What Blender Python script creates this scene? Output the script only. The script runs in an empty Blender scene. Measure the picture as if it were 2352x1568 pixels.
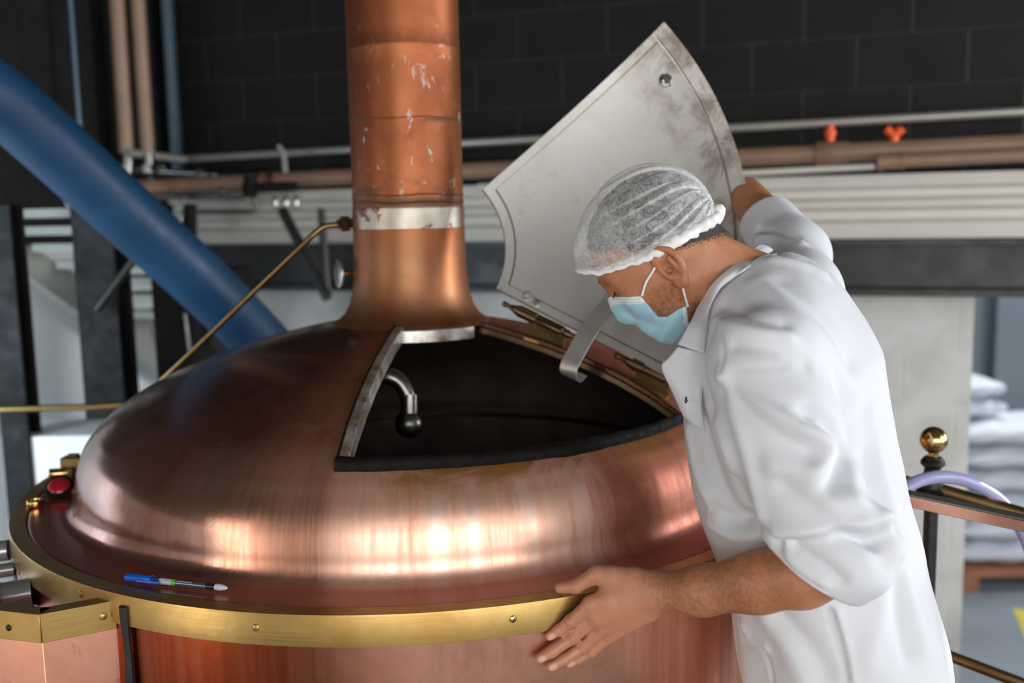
import bpy, bmesh, math, random
import numpy as np
from mathutils import Vector, Matrix
random.seed(4)
rng = np.random.default_rng(7)
C = bpy.context.scene.collection
PI = math.pi
W_, H_ = 2352.0, 1568.0
F_, PITCH, ROLL = 2287.0, .1316, -.0191
CAM = np.array([0, 0, 1.5926])
KX, KY = -.2272, 2.2596          # kettle axis
_f = np.array([0, math.cos(PITCH), -math.sin(PITCH)])
_u = np.array([0, math.sin(PITCH), math.cos(PITCH)])
_x = np.array([1., 0, 0])
RC = np.array([_x*math.cos(ROLL)+_u*math.sin(ROLL), -_x*math.sin(ROLL)+_u*math.cos(ROLL), _f])

def ray(x, y): return RC.T @ np.array([(x-W_/2)/F_, -(y-H_/2)/F_, 1.])
def at(x, y, D): return CAM + ray(x, y)*D              # measured photo position at a distance
def atz(x, y, z):
    d = ray(x, y); return CAM + d*(z-CAM[2])/d[2]
def pol(r, deg, z):
    t = math.radians(deg); return np.array([KX+r*math.cos(t), KY+r*math.sin(t), z])

# ------------------------------------------------------------------ tags and linking
def tag(o, label=None, cat=None, group=None, kind=None):
    if label: o['label'] = label
    if cat: o['category'] = cat
    if group: o['group'] = group
    if kind: o['kind'] = kind
    return o
def empty(name, loc, label, cat, group=None):
    o = bpy.data.objects.new(name, None); C.objects.link(o)
    o.location = Vector(loc); o.empty_display_size = .05
    return tag(o, label, cat, group)
def wpos(o):
    p = Vector((0, 0, 0))
    while o is not None:
        p += o.location; o = o.parent
    return p
def link_mesh(name, me, mat, parent=None, smooth=True):
    """mesh given in world coordinates; stored relative to the parent (parents are never rotated)"""
    o = bpy.data.objects.new(name, me); C.objects.link(o)
    if parent is not None:
        off = wpos(parent)
        me.transform(Matrix.Translation(-off)); o.parent = parent
    if mat is not None:
        for m in (mat if isinstance(mat, (list, tuple)) else [mat]): me.materials.append(m)
    if smooth:
        me.polygons.foreach_set('use_smooth', [True]*len(me.polygons))
    me.update()
    return o
def recenter(o):
    """put a top-level mesh's origin at the middle of its base"""
    me = o.data; co = np.empty(len(me.vertices)*3); me.vertices.foreach_get('co', co); co = co.reshape(-1, 3)
    lo, hi = co.min(0), co.max(0); c = Vector(((lo[0]+hi[0])/2, (lo[1]+hi[1])/2, lo[2]))
    me.transform(Matrix.Translation(-c)); o.location = o.location+c
    return o
class MB:
    """collects shapes, builds ONE mesh object"""
    def __init__(s): s.v = []; s.f = []; s.mi = []; s.m = 0
    def add(s, vs, fs):
        b = len(s.v); s.v.extend([tuple(float(a) for a in v) for v in vs]); s.f.extend([tuple(b+i for i in f) for f in fs]); s.mi.extend([s.m]*len(fs)); return s
    def box(s, lo, hi):
        x0, y0, z0 = lo; x1, y1, z1 = hi
        return s.add([(x0,y0,z0),(x1,y0,z0),(x1,y1,z0),(x0,y1,z0),(x0,y0,z1),(x1,y0,z1),(x1,y1,z1),(x0,y1,z1)], [(0,3,2,1),(4,5,6,7),(0,1,5,4),(1,2,6,5),(2,3,7,6),(3,0,4,7)])
    def obox(s, c, ax, hs):
        c = np.array(c, float); a = [np.array(k, float)/np.linalg.norm(k)*h for k, h in zip(ax, hs)]
        vs = [c+sx*a[0]+sy*a[1]+sz*a[2] for sz in (-1, 1) for sx, sy in ((-1,-1),(1,-1),(1,1),(-1,1))]
        return s.add(vs, [(0,3,2,1),(4,5,6,7),(0,1,5,4),(1,2,6,5),(2,3,7,6),(3,0,4,7)])
    def tube(s, pts, r, n=16, cap=True, closed=False):
        pts = [np.array(p, float) for p in pts]; N = len(pts)
        rs = r if hasattr(r, '__len__') else [r]*N
        vs = []; prev = None
        for i, p in enumerate(pts):
            if closed: t = pts[(i+1) % N]-pts[i-1]
            else: t = pts[min(i+1, N-1)]-pts[max(i-1, 0)]
            t = t/(np.linalg.norm(t)+1e-12)
            if prev is None:
                a = np.cross(t, [0, 0, 1.]);
                if np.linalg.norm(a) < .1: a = np.cross(t, [0, 1., 0])
            else: a = prev-t*(prev@t)
            a = a/np.linalg.norm(a); prev = a; b = np.cross(t, a)
            for k in range(n):
                q = 2*PI*k/n; vs.append(p+rs[i]*(math.cos(q)*a+math.sin(q)*b))
        fs = []
        for i in range(N if closed else N-1):
            j = (i+1) % N
            for k in range(n):
                l = (k+1) % n; fs.append((i*n+k, i*n+l, j*n+l, j*n+k))
        if cap and not closed:
            fs.append(tuple(range(n-1, -1, -1))); fs.append(tuple((N-1)*n+k for k in range(n)))
        return s.add(vs, fs)
    def lathe(s, prof, org=(0, 0, 0), axis=(0, 0, 1), n=32):
        """prof: (radius, height) along axis"""
        ax = np.array(axis, float); ax /= np.linalg.norm(ax)
        a = np.cross(ax, [0, 0, 1.]);
        if np.linalg.norm(a) < .1: a = np.cross(ax, [0, 1., 0])
        a /= np.linalg.norm(a); b = np.cross(ax, a); org = np.array(org, float)
        vs = [org+ax*h+r*(math.cos(2*PI*k/n)*a+math.sin(2*PI*k/n)*b) for r, h in prof for k in range(n)]
        fs = [(i*n+k, i*n+(k+1) % n, (i+1)*n+(k+1) % n, (i+1)*n+k) for i in range(len(prof)-1) for k in range(n)]
        return s.add(vs, fs)
    def mesh(s, name):
        me = bpy.data.meshes.new(name); me.from_pydata(s.v, [], s.f)
        me.polygons.foreach_set('material_index', s.mi)
        bm = bmesh.new(); bm.from_mesh(me)
        bmesh.ops.recalc_face_normals(bm, faces=bm.faces); bm.to_mesh(me); bm.free()
        return me
    def build(s, name, mat, parent=None, bevel=0, smooth=True, seg=2):
        o = link_mesh(name, s.mesh(name), mat, parent, smooth)
        if bevel:
            b = o.modifiers.new('bevel', 'BEVEL'); b.width = bevel; b.segments = seg; b.limit_method = 'ANGLE'; b.angle_limit = .6
            o.data.polygons.foreach_set('use_smooth', [smooth]*len(o.data.polygons))
        if smooth: sharp(o)
        return o
def sharp(o, deg=38):
    me = o.data; bm = bmesh.new(); bm.from_mesh(me); a = math.radians(deg)
    for e in bm.edges:
        if len(e.link_faces) == 2 and e.calc_face_angle(0) > a: e.smooth = False
    bm.to_mesh(me); bm.free()
def spline(pts, n=8):
    """Catmull-Rom through points"""
    P = [np.array(p, float) for p in pts]; P = [2*P[0]-P[1]]+P+[2*P[-1]-P[-2]]; out = []
    for i in range(1, len(P)-2):
        for k in range(n):
            t = k/n; a, b, c, d = P[i-1:i+3]
            out.append(.5*((2*b)+(c-a)*t+(2*a-5*b+4*c-d)*t*t+(3*b-a-3*c+d)*t**3))
    out.append(P[-2]); return out

# ------------------------------------------------------------------ materials
class NT:
    def __init__(s, name):
        s.m = bpy.data.materials.new(name); s.m.use_nodes = True; s.t = s.m.node_tree
        s.b = s.t.nodes['Principled BSDF']; s.out = s.t.nodes['Material Output']
    def n(s, typ, **kw):
        n = s.t.nodes.new(typ)
        for k, v in kw.items(): setattr(n, k, v)
        return n
    def l(s, a, b): s.t.links.new(a, b)
    def put(s, sock, v):
        if isinstance(v, bpy.types.NodeSocket): s.l(v, sock)
        else: sock.default_value = v
    def math(s, op, a, b=0., c=None, clamp=False):
        n = s.n('ShaderNodeMath', operation=op, use_clamp=clamp); s.put(n.inputs[0], a); s.put(n.inputs[1], b)
        if c is not None: s.put(n.inputs[2], c)
        return n.outputs[0]
    def mix(s, fac, a, b, mode='MIX'):
        n = s.n('ShaderNodeMix', data_type='RGBA', blend_type=mode); s.put(n.inputs[0], fac)
        s.put(n.inputs[6], c4(a)); s.put(n.inputs[7], c4(b)); return n.outputs[2]
    def obj(s): return s.n('ShaderNodeTexCoord').outputs['Object']
    def mapped(s, vec, scale=(1, 1, 1), loc=(0, 0, 0), rot=(0, 0, 0)):
        n = s.n('ShaderNodeMapping'); s.l(vec, n.inputs[0]); n.inputs['Scale'].default_value = scale; n.inputs['Location'].default_value = loc; n.inputs['Rotation'].default_value = rot
        return n.outputs[0]
    def noise(s, vec, scale=5, detail=4, rough=.55, dist=0.):
        n = s.n('ShaderNodeTexNoise'); s.l(vec, n.inputs['Vector']); n.inputs['Scale'].default_value = scale
        n.inputs['Detail'].default_value = detail; n.inputs['Roughness'].default_value = rough; n.inputs['Distortion'].default_value = dist
        return n.outputs['Fac']
    def ramp(s, fac, lo, hi, a=0., b=1.):
        n = s.n('ShaderNodeMapRange'); n.clamp = True; s.put(n.inputs[0], fac)
        n.inputs[1].default_value = lo; n.inputs[2].default_value = hi; n.inputs[3].default_value = a; n.inputs[4].default_value = b
        return n.outputs[0]
    def bump(s, h, strength=.3, dist=.01):
        n = s.n('ShaderNodeBump'); n.inputs['Strength'].default_value = strength; n.inputs['Distance'].default_value = dist
        s.l(h, n.inputs['Height']); s.l(n.outputs[0], s.b.inputs['Normal']); return n.outputs[0]
    def set(s, base=None, rough=None, metal=None, **kw):
        if base is not None: s.put(s.b.inputs['Base Color'], c4(base))
        if rough is not None: s.put(s.b.inputs['Roughness'], rough)
        if metal is not None: s.put(s.b.inputs['Metallic'], metal)
        for k, v in kw.items(): s.put(s.b.inputs[k.replace('_', ' ')], v)
        return s.m
def c4(v):
    if isinstance(v, (tuple, list)) and len(v) == 3: return (*v, 1)
    return v
def polar(k, vec):
    """object coords -> (radius, angle, z) around the object's z axis"""
    s = k.n('ShaderNodeSeparateXYZ'); k.l(vec, s.inputs[0]); x, y, z = s.outputs
    r = k.math('SQRT', k.math('ADD', k.math('MULTIPLY', x, x), k.math('MULTIPLY', y, y)))
    a = k.math('ARCTAN2', y, x)
    return r, a, z
def comb(k, x, y, z):
    n = k.n('ShaderNodeCombineXYZ'); k.put(n.inputs[0], x); k.put(n.inputs[1], y); k.put(n.inputs[2], z); return n.outputs[0]
M = {}
def plain(name, base, rough=.5, metal=0., var=.15, vscale=8, bump=0., bscale=60, **kw):
    k = NT(name); v = k.obj(); f = k.noise(v, vscale, 5)
    col = k.mix(k.ramp(f, .3, .7), tuple(c*(1-var) for c in base), tuple(min(1, c*(1+var)) for c in base))
    if bump: k.bump(k.noise(v, bscale, 4), bump, .004)
    rf = k.ramp(k.noise(v, vscale*2.3, 4), .3, .7, max(.02, rough*.8), min(1, rough*1.2))
    M[name] = k.set(col, rf, metal, **kw); return M[name]

# copper of the dome: polished low down, tarnished red-brown above, with run marks down the wall
def copper_dome():
    k = NT('copper_dome'); v = k.obj(); r, a, z = polar(k, v)
    run = k.noise(comb(k, k.math('MULTIPLY', a, 22.), k.math('MULTIPLY', r, 2.2), k.math('MULTIPLY', z, 3.0)), 1.0, 6, .65)
    fine = k.noise(comb(k, k.math('MULTIPLY', a, 90.), k.math('MULTIPLY', r, 5.), k.math('MULTIPLY', z, 5.)), 1.0, 4, .6)
    cloud = k.noise(k.mapped(v, (1, 1.6, 1), rot=(0, 0, .5)), 3.4, 7, .68, .7); grit = k.noise(v, 60, 5, .7)
    # patina covers the crown; the left side is toned darker; the front band is rubbed bright
    high = k.ramp(z, .10, .21)
    left = k.ramp(a, -1.75, -2.15)                       # radians, -pi/2 is the front
    right = k.ramp(k.math('ADD', a, k.math('MULTIPLY', k.math('SUBTRACT', run, .5), .35)), -1.12, -.98)
    pat = k.math('MAXIMUM', high, k.math('MULTIPLY', k.math('MAXIMUM', left, right), .85))
    pat = k.math('ADD', pat, k.math('MULTIPLY', k.math('SUBTRACT', cloud, .5), .9), clamp=True)
    flange = k.ramp(r, .728, .755)
    warm = k.math('MULTIPLY', k.ramp(a, -1.95, -1.80), k.ramp(a, -1.60, -1.70))
    bright = k.mix(k.ramp(run, .35, .68), (.95, .66, .54), (.82, .42, .29))
    dull = k.mix(k.ramp(cloud, .3, .7), (.125, .046, .037), (.25, .093, .057))
    dull = k.mix(k.ramp(a, -1.95, -1.68), dull, (.32, .12, .062))
    dull = k.mix(k.ramp(a, -1.15, -.95), dull, (.34, .10, .055))
    blot = k.math('MULTIPLY', k.ramp(k.noise(v, 8, 7, .75, 1.2), .50, .66), k.ramp(grit, .35, .6))
    dull = k.mix(k.math('MULTIPLY', blot, .7), dull, (.085, .034, .03))
    col = k.mix(pat, bright, dull)
    col = k.mix(k.math('MULTIPLY', flange, .8), col, (.60, .20, .15))
    col = k.mix(k.math('MULTIPLY', k.math('MULTIPLY', warm, k.math('SUBTRACT', 1., high)), .6), col, (.52, .19, .10))
    dark = k.math('MULTIPLY', k.ramp(run, .60, .78), k.ramp(fine, .4, .65))
    col = k.mix(k.math('MULTIPLY', dark, .55), col, (.20, .085, .045))
    # yellow-brown drying marks under the hatch lip
    lip = k.math('MULTIPLY', k.ramp(z, .125, .168), k.math('MULTIPLY', k.ramp(a, -1.66, -1.5), k.ramp(a, -.55, -.75)))
    col = k.mix(k.math('MULTIPLY', lip, k.ramp(k.noise(v, 9, 6, .7, .8), .44, .58)), col, (.33, .145, .03))
    spk = k.ramp(k.noise(v, 230, 2, .5), .735, .77)
    col = k.mix(spk, col, (.75, .6, .5))
    ro = k.math('ADD', k.ramp(k.math('ADD', k.math('MULTIPLY', run, .5), k.math('MULTIPLY', fine, .5)), .35, .65, .27, .42), k.math('MULTIPLY', pat, .05))
    mir = k.ramp(a, -1.80, -1.98); front = k.math('MULTIPLY', k.ramp(a, -1.70, -1.655), k.ramp(a, -.85, -1.05))
    ro = k.math('ADD', k.math('MULTIPLY', ro, k.math('SUBTRACT', 1., k.math('MULTIPLY', mir, .52))), k.math('ADD', k.math('MULTIPLY', front, .05), k.math('MULTIPLY', k.ramp(a, -1.15, -.95), .12)), clamp=True)
    k.bump(k.math('ADD', k.math('MULTIPLY', grit, .5), k.math('ADD', k.math('MULTIPLY', fine, .25), k.math('MULTIPLY', k.noise(v, 6, 3), 1.6))), .07, .004)
    M['dome'] = k.set(col, ro, k.math('SUBTRACT', 1., k.math('ADD', k.math('MULTIPLY', k.math('MULTIPLY', k.math('MAXIMUM', pat, flange), .42), k.math('SUBTRACT', 1., k.math('MULTIPLY', mir, .35))), k.math('MULTIPLY', front, .22))))
copper_dome()
def copper_body():
    k = NT('copper_body'); v = k.obj(); r, a, z = polar(k, v)
    run = k.noise(comb(k, k.math('MULTIPLY', a, 26.), 0., k.math('MULTIPLY', z, 1.2)), 1.0, 5, .6)
    cloud = k.noise(v, 5, 6, .65, .5)
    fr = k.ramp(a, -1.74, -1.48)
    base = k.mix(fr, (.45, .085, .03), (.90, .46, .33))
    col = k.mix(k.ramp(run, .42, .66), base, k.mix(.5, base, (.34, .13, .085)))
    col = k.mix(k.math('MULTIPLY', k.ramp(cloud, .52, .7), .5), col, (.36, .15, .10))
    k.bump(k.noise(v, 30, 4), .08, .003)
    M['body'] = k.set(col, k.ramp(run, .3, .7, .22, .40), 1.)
copper_body()
def copper_chimney():
    k = NT('copper_chimney'); v = k.obj(); r, a, z = polar(k, v)
    cloud = k.noise(v, 6, 6, .68, .8); st = k.noise(k.mapped(v, (14, 14, 3)), 1., 6, .7, .4)
    rings = k.noise(comb(k, k.math('MULTIPLY', a, 1.3), k.math('MULTIPLY', z, 26.), 0.), 1., 4, .6)
    low = k.ramp(z, .60, .47)
    col = k.mix(k.ramp(cloud, .3, .7), (.40, .135, .056), (.27, .082, .036))
    col = k.mix(k.math('MULTIPLY', low, k.ramp(st, .35, .62)), col, (.33, .17, .085))
    col = k.mix(k.math('MULTIPLY', k.ramp(cloud, .56, .68), low), col, (.42, .13, .07))
    # grimy joints
    def band(z0, w): return k.ramp(k.math('ABSOLUTE', k.math('SUBTRACT', z, z0)), w, w*.25)
    dirt = k.math('MAXIMUM', k.math('MULTIPLY', band(.612, .014), k.ramp(rings, .25, .5)), k.math('MULTIPLY', band(.632, .032), k.ramp(rings, .48, .62)))
    dirt = k.math('MAXIMUM', dirt, k.math('MULTIPLY', band(.79, .012), k.ramp(rings, .5, .62)))
    col = k.mix(k.math('MULTIPLY', dirt, .85), col, (.085, .055, .03))
    # pale paint flecks between the two joints
    flk = k.math('MULTIPLY', k.ramp(k.noise(k.mapped(v, (26, 26, 13)), 1., 5, .75, .5), .60, .64), k.math('MULTIPLY', k.ramp(z, .62, .64), k.ramp(z, 1.02, .76)))
    col = k.mix(flk, col, (.62, .60, .56))
    soot = k.math('MULTIPLY', k.ramp(k.noise(k.mapped(v, (6, 6, 16)), 1., 4, .6, .8), .60, .68), k.math('MULTIPLY', k.ramp(z, .64, .68), k.ramp(z, .78, .72)))
    col = k.mix(k.math('MULTIPLY', soot, .7), col, (.12, .075, .05))
    notm = k.math('SUBTRACT', 1., k.math('MAXIMUM', flk, k.math('MULTIPLY', dirt, .6)))
    k.bump(cloud, .12, .004)
    M['chimney'] = k.set(col, k.math('ADD', .36, k.math('MULTIPLY', cloud, .22)), k.math('MULTIPLY', notm, .86))
copper_chimney()
def tin_band():
    k = NT('tinned_band'); v = k.obj(); r, a, z = polar(k, v)
    p = k.noise(k.mapped(v, (1, 1, 1)), 15, 6, .72, .4)
    side = k.ramp(k.math('ABSOLUTE', k.math('ADD', a, 1.45)), .95, 1.15)
    bare = k.math('MAXIMUM', k.ramp(p, .57, .60), k.math('MULTIPLY', side, .92))
    col = k.mix(bare, k.mix(k.ramp(k.noise(v, 30, 4), .3, .7), (.66, .62, .55), (.50, .44, .35)), (.20, .07, .035))
    M['tin'] = k.set(col, .42, .55)
tin_band()
def brass(name, a, b, rough):
    k = NT(name); v = k.obj(); f = k.noise(v, 7, 6, .65, .3); g = k.noise(k.mapped(v, (1, 1, 40)), 6, 4)
    col = k.mix(k.ramp(f, .3, .7), a, b)
    k.bump(k.noise(v, 90, 4), .06, .002)
    M[name] = k.set(col, k.ramp(k.math('ADD', k.math('MULTIPLY', f, .5), k.math('MULTIPLY', g, .5)), .3, .7, rough*.75, rough*1.25), .82 if 'brass' == name else 1.)
brass('brass', (.52, .36, .13), (.38, .215, .06), .36)
brass('brass_dull', (.36, .25, .11), (.25, .16, .06), .38)
brass('bronze', (.17, .12, .07), (.25, .18, .10), .36)
brass('copper_dull', (.20, .09, .06), (.13, .065, .045), .36)
brass('brass_polished', (.82, .58, .24), (.74, .50, .19), .17)
def steel(name, a, b, rough, sc=9):
    k = NT(name); v = k.obj(); f = k.noise(v, sc, 6, .62, .4); g = k.noise(v, sc*9, 4, .6)
    col = k.mix(k.ramp(f, .32, .7), a, b)
    k.bump(g, .05, .002)
    M[name] = k.set(col, k.ramp(f, .3, .7, rough*.8, rough*1.25), 1.)
steel('stainless', (.62, .62, .61), (.50, .49, .46), .26)
steel('stainless_dull', (.60, .59, .55), (.44, .41, .36), .44)
steel('iron_grey', (.20, .20, .20), (.13, .125, .12), .42)
def lid_steel():
    k = NT('lid_steel'); v = k.obj(); f = k.noise(v, 5, 6, .6, .6); g = k.noise(k.mapped(v, (1, 1, 1)), 14, 7, .75, .5)
    edge = k.n('ShaderNodeAttribute', attribute_name='edge').outputs['Fac']
    col = k.mix(k.ramp(f, .3, .7), (.74, .74, .72), (.60, .58, .53))
    st = k.math('MULTIPLY', k.ramp(edge, .72, .93), k.ramp(g, .46, .62))
    col = k.mix(k.math('MULTIPLY', st, .7), col, (.20, .135, .10))
    col = k.mix(k.math('MULTIPLY', k.ramp(g, .60, .72), .45), col, (.40, .31, .20))
    k.bump(k.noise(v, 120, 4), .05, .002)
    M['lid'] = k.set(col, k.ramp(f, .3, .7, .36, .52), .72)
lid_steel()
plain('pipe_steel', (.52, .53, .53), .24, .6, .1, 12)
def frame_steel():
    k = NT('frame_steel'); v = k.obj(); f = k.noise(v, 16, 6, .65, .6)
    M['frame_steel'] = k.set(k.mix(k.ramp(f, .42, .62), (.60, .60, .60), (.30, .22, .14)), .34, .6)
frame_steel()
plain('kettle_inside', (.12, .09, .078), .6, .2, .3)  # dark base carries the shade inside the steel tank
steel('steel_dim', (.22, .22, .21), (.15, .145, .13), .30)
plain('rubber', (.009, .0085, .008), .75, 0, .4, 40, .25, 90, Specular_IOR_Level=.15)
plain('column_black', (.008, .008, .0085), .6, 0, .3, 8, Specular_IOR_Level=.18)
plain('black_metal', (.010, .010, .010), .40, 0, .3)
plain('black_paint', (.008, .0078, .0075), .55, 0, .3, 6, Specular_IOR_Level=.3)
plain('white_wall', (.70, .72, .73), .7, 0, .05, 2.2, .1, 30)
plain('cream_metal', (.62, .60, .54), .55, 0, .06, 3)
plain('beam_black', (.020, .0205, .02), .45, 0, .25, 4)
plain('stair_beige', (.30, .30, .27), .7, 0, .1, 4)
plain('blue_paint', (.010, .050, .115), .46, 0, .25, 5, .05, 40, Specular_IOR_Level=.35)
plain('brown_pipe', (.27, .165, .11), .42, 0, .12, 6)
plain('grey_pipe', (.42, .41, .38), .35, .5, .1, 6)
plain('blue_grey_pipe', (.075, .12, .16), .4, .2, .1, 6)
plain('orange_plastic', (.85, .10, .015), .4, 0, .06)
plain('floor_grey', (.205, .235, .265), .55, 0, .1, 3)
plain('yellow_line', (.62, .52, .06), .6, 0, .12, 5)
plain('platform_steel', (.10, .10, .10), .55, .4, .2, 6)
plain('ceiling_dark', (.045, .04, .037), .8, 0, .1, 2)
plain('room_dark', (.46, .44, .42), .8, 0, .15, 1.5)
plain('far_blue_grey', (.20, .245, .285), .6, 0, .08, 1.5)
plain('sack_white', (.66, .70, .78), .7, 0, .08, 5, .3, 14)
plain('pallet_wood', (.34, .14, .075), .7, 0, .25, 9)
plain('dark_box', (.009, .0085, .008), .7, 0, .2, Specular_IOR_Level=.2)
plain('screw_grey', (.30, .27, .2), .4, .9, .2, 60)
plain('pen_blue', (.006, .12, .62), .28, 0, .05, Coat_Weight=.5)
plain('pen_body', (.045, .075, .11), .15, 0, .1, Coat_Weight=.6)
plain('pen_label', (.42, .50, .55), .4, 0, .1, 200)
plain('pen_green', (.10, .55, .04), .4)
plain('pen_black', (.012, .012, .014), .3)
plain('pen_tip', (.52, .56, .66), .3)
plain('red_plastic', (.50, .012, .03), .28, 0, .25, 60, Coat_Weight=.4)
plain('hose', (.36, .37, .62), .18, 0, .06, 20, Coat_Weight=.7)
def copper_strip():
    k = NT('copper_strip'); v = k.obj(); f = k.noise(v, 9, 5, .6)
    M['copper_strip'] = k.set(k.mix(f, (.80, .44, .34), (.62, .28, .18)), .28, 1.)
copper_strip()
def cover_copper():
    k = NT('cover_copper'); v = k.obj(); f = k.noise(v, 9, 6, .65, .4); sp = k.noise(k.mapped(v, (1, 1, .6)), 30, 4, .6)
    col = k.mix(k.ramp(f, .3, .7), (.88, .44, .32), (.78, .34, .22))
    col = k.mix(k.math('MULTIPLY', k.ramp(sp, .62, .72), .6), col, (.42, .13, .07))
    M['cover_copper'] = k.set(col, .34, .95)
cover_copper()
def blocks():
    k = NT('painted_blocks'); v = k.obj()
    b = k.n('ShaderNodeTexBrick'); k.l(k.mapped(v, (1, 1, 1), loc=(.2, -.036, 0)), b.inputs['Vector'])
    b.offset = .5; b.inputs['Scale'].default_value = 1.; b.inputs['Brick Width'].default_value = .40; b.inputs['Row Height'].default_value = .20
    b.inputs['Mortar Size'].default_value = .006; b.inputs['Mortar Smooth'].default_value = .6
    n = k.noise(v, 6, 5, .6)
    col = k.mix(b.outputs['Fac'], k.mix(n, (.0065, .0062, .0058), (.0105, .0102, .0095)), (.026, .026, .0245))  # paler mortar colour carries the sheen on the concave joints
    h = k.math('ADD', k.math('MULTIPLY', b.outputs['Fac'], -1.), k.math('MULTIPLY', k.noise(v, 90, 4), .25))
    k.bump(h, .5, .006)
    M['blocks'] = k.set(col, k.ramp(n, .3, .7, .6, .78), 0, Specular_IOR_Level=.28)
    k = NT('white_blocks'); v = k.obj()
    b = k.n('ShaderNodeTexBrick'); k.l(v, b.inputs['Vector'])
    b.inputs['Scale'].default_value = 1.; b.inputs['Brick Width'].default_value = .40; b.inputs['Row Height'].default_value = .20
    b.inputs['Mortar Size'].default_value = .006; b.inputs['Mortar Smooth'].default_value = .8
    n = k.noise(v, 5, 6, .6, .5)
    col = k.mix(k.ramp(n, .40, .62), (.66, .67, .66), (.56, .565, .53))
    k.bump(k.math('MULTIPLY', b.outputs['Fac'], -1.), .25, .005)
    M['white_blocks'] = k.set(col, .65)
blocks()
# ------------------------------------------------------------------ camera
cd = bpy.data.cameras.new('camera'); cam = bpy.data.objects.new('camera', cd); C.objects.link(cam)
cd.sensor_width = 36; cd.lens = F_/W_*36; cd.clip_start = .05
mw = Matrix([[RC[0][i], RC[1][i], -RC[2][i], CAM[i]] for i in range(3)]+[[0, 0, 0, 1]])
cam.matrix_world = mw
cd.dof.use_dof = True; cd.dof.focus_distance = 1.56; cd.dof.aperture_fstop = 2.3
bpy.context.scene.camera = cam

# ------------------------------------------------------------------ room shell
WD = np.array([.945, -.327, 0]); WN = np.array([-.327, -.945, 0]); W0 = np.array([.24, 4.4, 0])
def bw(t, z, off=0): return W0+WD*t+WN*off+np.array([0, 0, z])
def onwall(x, y, off=0):
    d = ray(x, y); o = W0+WN*off; return CAM+d*((WN@(o-CAM))/(WN@d))
CT = -2.0                                        # the corner with the left wall
CORN = W0+WD*CT
def wall_slab(name, org, xd, w, z0, z1, mat, th=.18, kind='structure'):
    """a wall whose front face runs from org along xd; local x = along, y = up, z = out of the face"""
    xd = Vector(xd).normalized(); up = Vector((0, 0, 1)); n = xd.cross(up)
    mb = MB(); mb.box((0, z0, -th), (w, z1, 0)); o = mb.build(name, mat, None, smooth=False)
    o.matrix_world = Matrix([[xd[i], up[i], n[i], org[i]] for i in range(3)]+[[0, 0, 0, 1]])
    return tag(o, kind=kind)
FZ, CZ = -1.10, 4.3
ZB = 1.35
upper = wall_slab('wall_back', CORN+np.array([0, 0, 0]), WD, 7.4, ZB, CZ, M['blocks'])
wall_slab('wall_back', CORN, WD, 3.655, FZ, ZB, M['white_blocks'])
LD = np.array([.327, .945, 0])
LO = CORN-LD*9.6
wall_slab('wall_left', LO, LD, 9.6, 1.46, CZ, M['black_paint'])
wall_slab('wall_left', LO, LD, 9.6, FZ, 1.46, M['white_wall'])
wall_slab('wall_right', (5.2, 2.35, 0), (0, -1, 0), 6.4, FZ, CZ, M['room_dark'])
wall_slab('wall_rear', (5.2, -4.0, 0), (-1, 0, 0), 10.0, FZ, CZ, M['room_dark'])
wall_slab('wall_far', (1.0, 9.2, 0), (1, 0, 0), 6.5, FZ, CZ, M['far_blue_grey'])
wall_slab('wall_far_side', (5.2, 9.2, 0), (0, -1, 0), 6.8, FZ, CZ, M['far_blue_grey'])
for nm, z0, z1, m in (('floor', FZ-.1, FZ, 'floor_grey'), ('ceiling', CZ, CZ+.1, 'ceiling_dark')):
    mb = MB(); mb.box((-5.2, -4.2, z0), (7.6, 9.6, z1)); tag(mb.build(nm, M[m], None, smooth=False), kind='structure')
# the raised working platform the kettle and the brewer stand on
mb = MB(); mb.box((-2.1, -1.2, -.06), (2.3, 2.85, 0)); mb.box((-2.1, -1.2, -.2), (2.3, -1.1, -.06)); mb.box((-2.1, 2.75, -.2), (2.3, 2.85, -.06))
tag(mb.build('floor_platform', M['platform_steel'], None, smooth=False), kind='structure')

# cream ribbed fascia and the black steel beam under it, along the back wall
def extrude_wall(name, prof, t0, t1, mat):
    """prof: (off, z) outline, extruded along the back wall"""
    n = len(prof); vs = [bw(t, z, o) for t in (t0, t1) for o, z in prof]
    fs = [(i, (i+1) % n, n+(i+1) % n, n+i) for i in range(n)]+[tuple(range(n-1, -1, -1)), tuple(range(n, 2*n))]
    mb = MB(); mb.add(vs, fs); return mb.build(name, mat, None, smooth=False)
pr = [(.012, 1.70), (.012, 1.455)]
zz = [1.455, 1.515, 1.53, 1.560, 1.575, 1.60, 1.615, 1.64, 1.655, 1.70]
oo = [.12, .12, .085, .085, .12, .12, .085, .085, .12, .12]
pr = [(.012, 1.455)]+list(zip(oo, zz))+[(.012, 1.70)]
tag(extrude_wall('trim_1', pr, CT+.02, 5.2, M['cream_metal']), kind='structure')
hb = [(.012, 1.235), (.16, 1.235), (.16, 1.262), (.105, 1.268), (.105, 1.425), (.16, 1.43), (.16, 1.450), (.012, 1.450)]
tag(extrude_wall('trim_2', hb, CT+.02, 5.2, M['beam_black']), kind='structure')

def tube_thing(name, pts, r, mat, label, cat, group=None, n=16):
    mb = MB(); mb.tube(pts, r, n); o = recenter(mb.build(name, M[mat])); return tag(o, label, cat, group)
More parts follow.
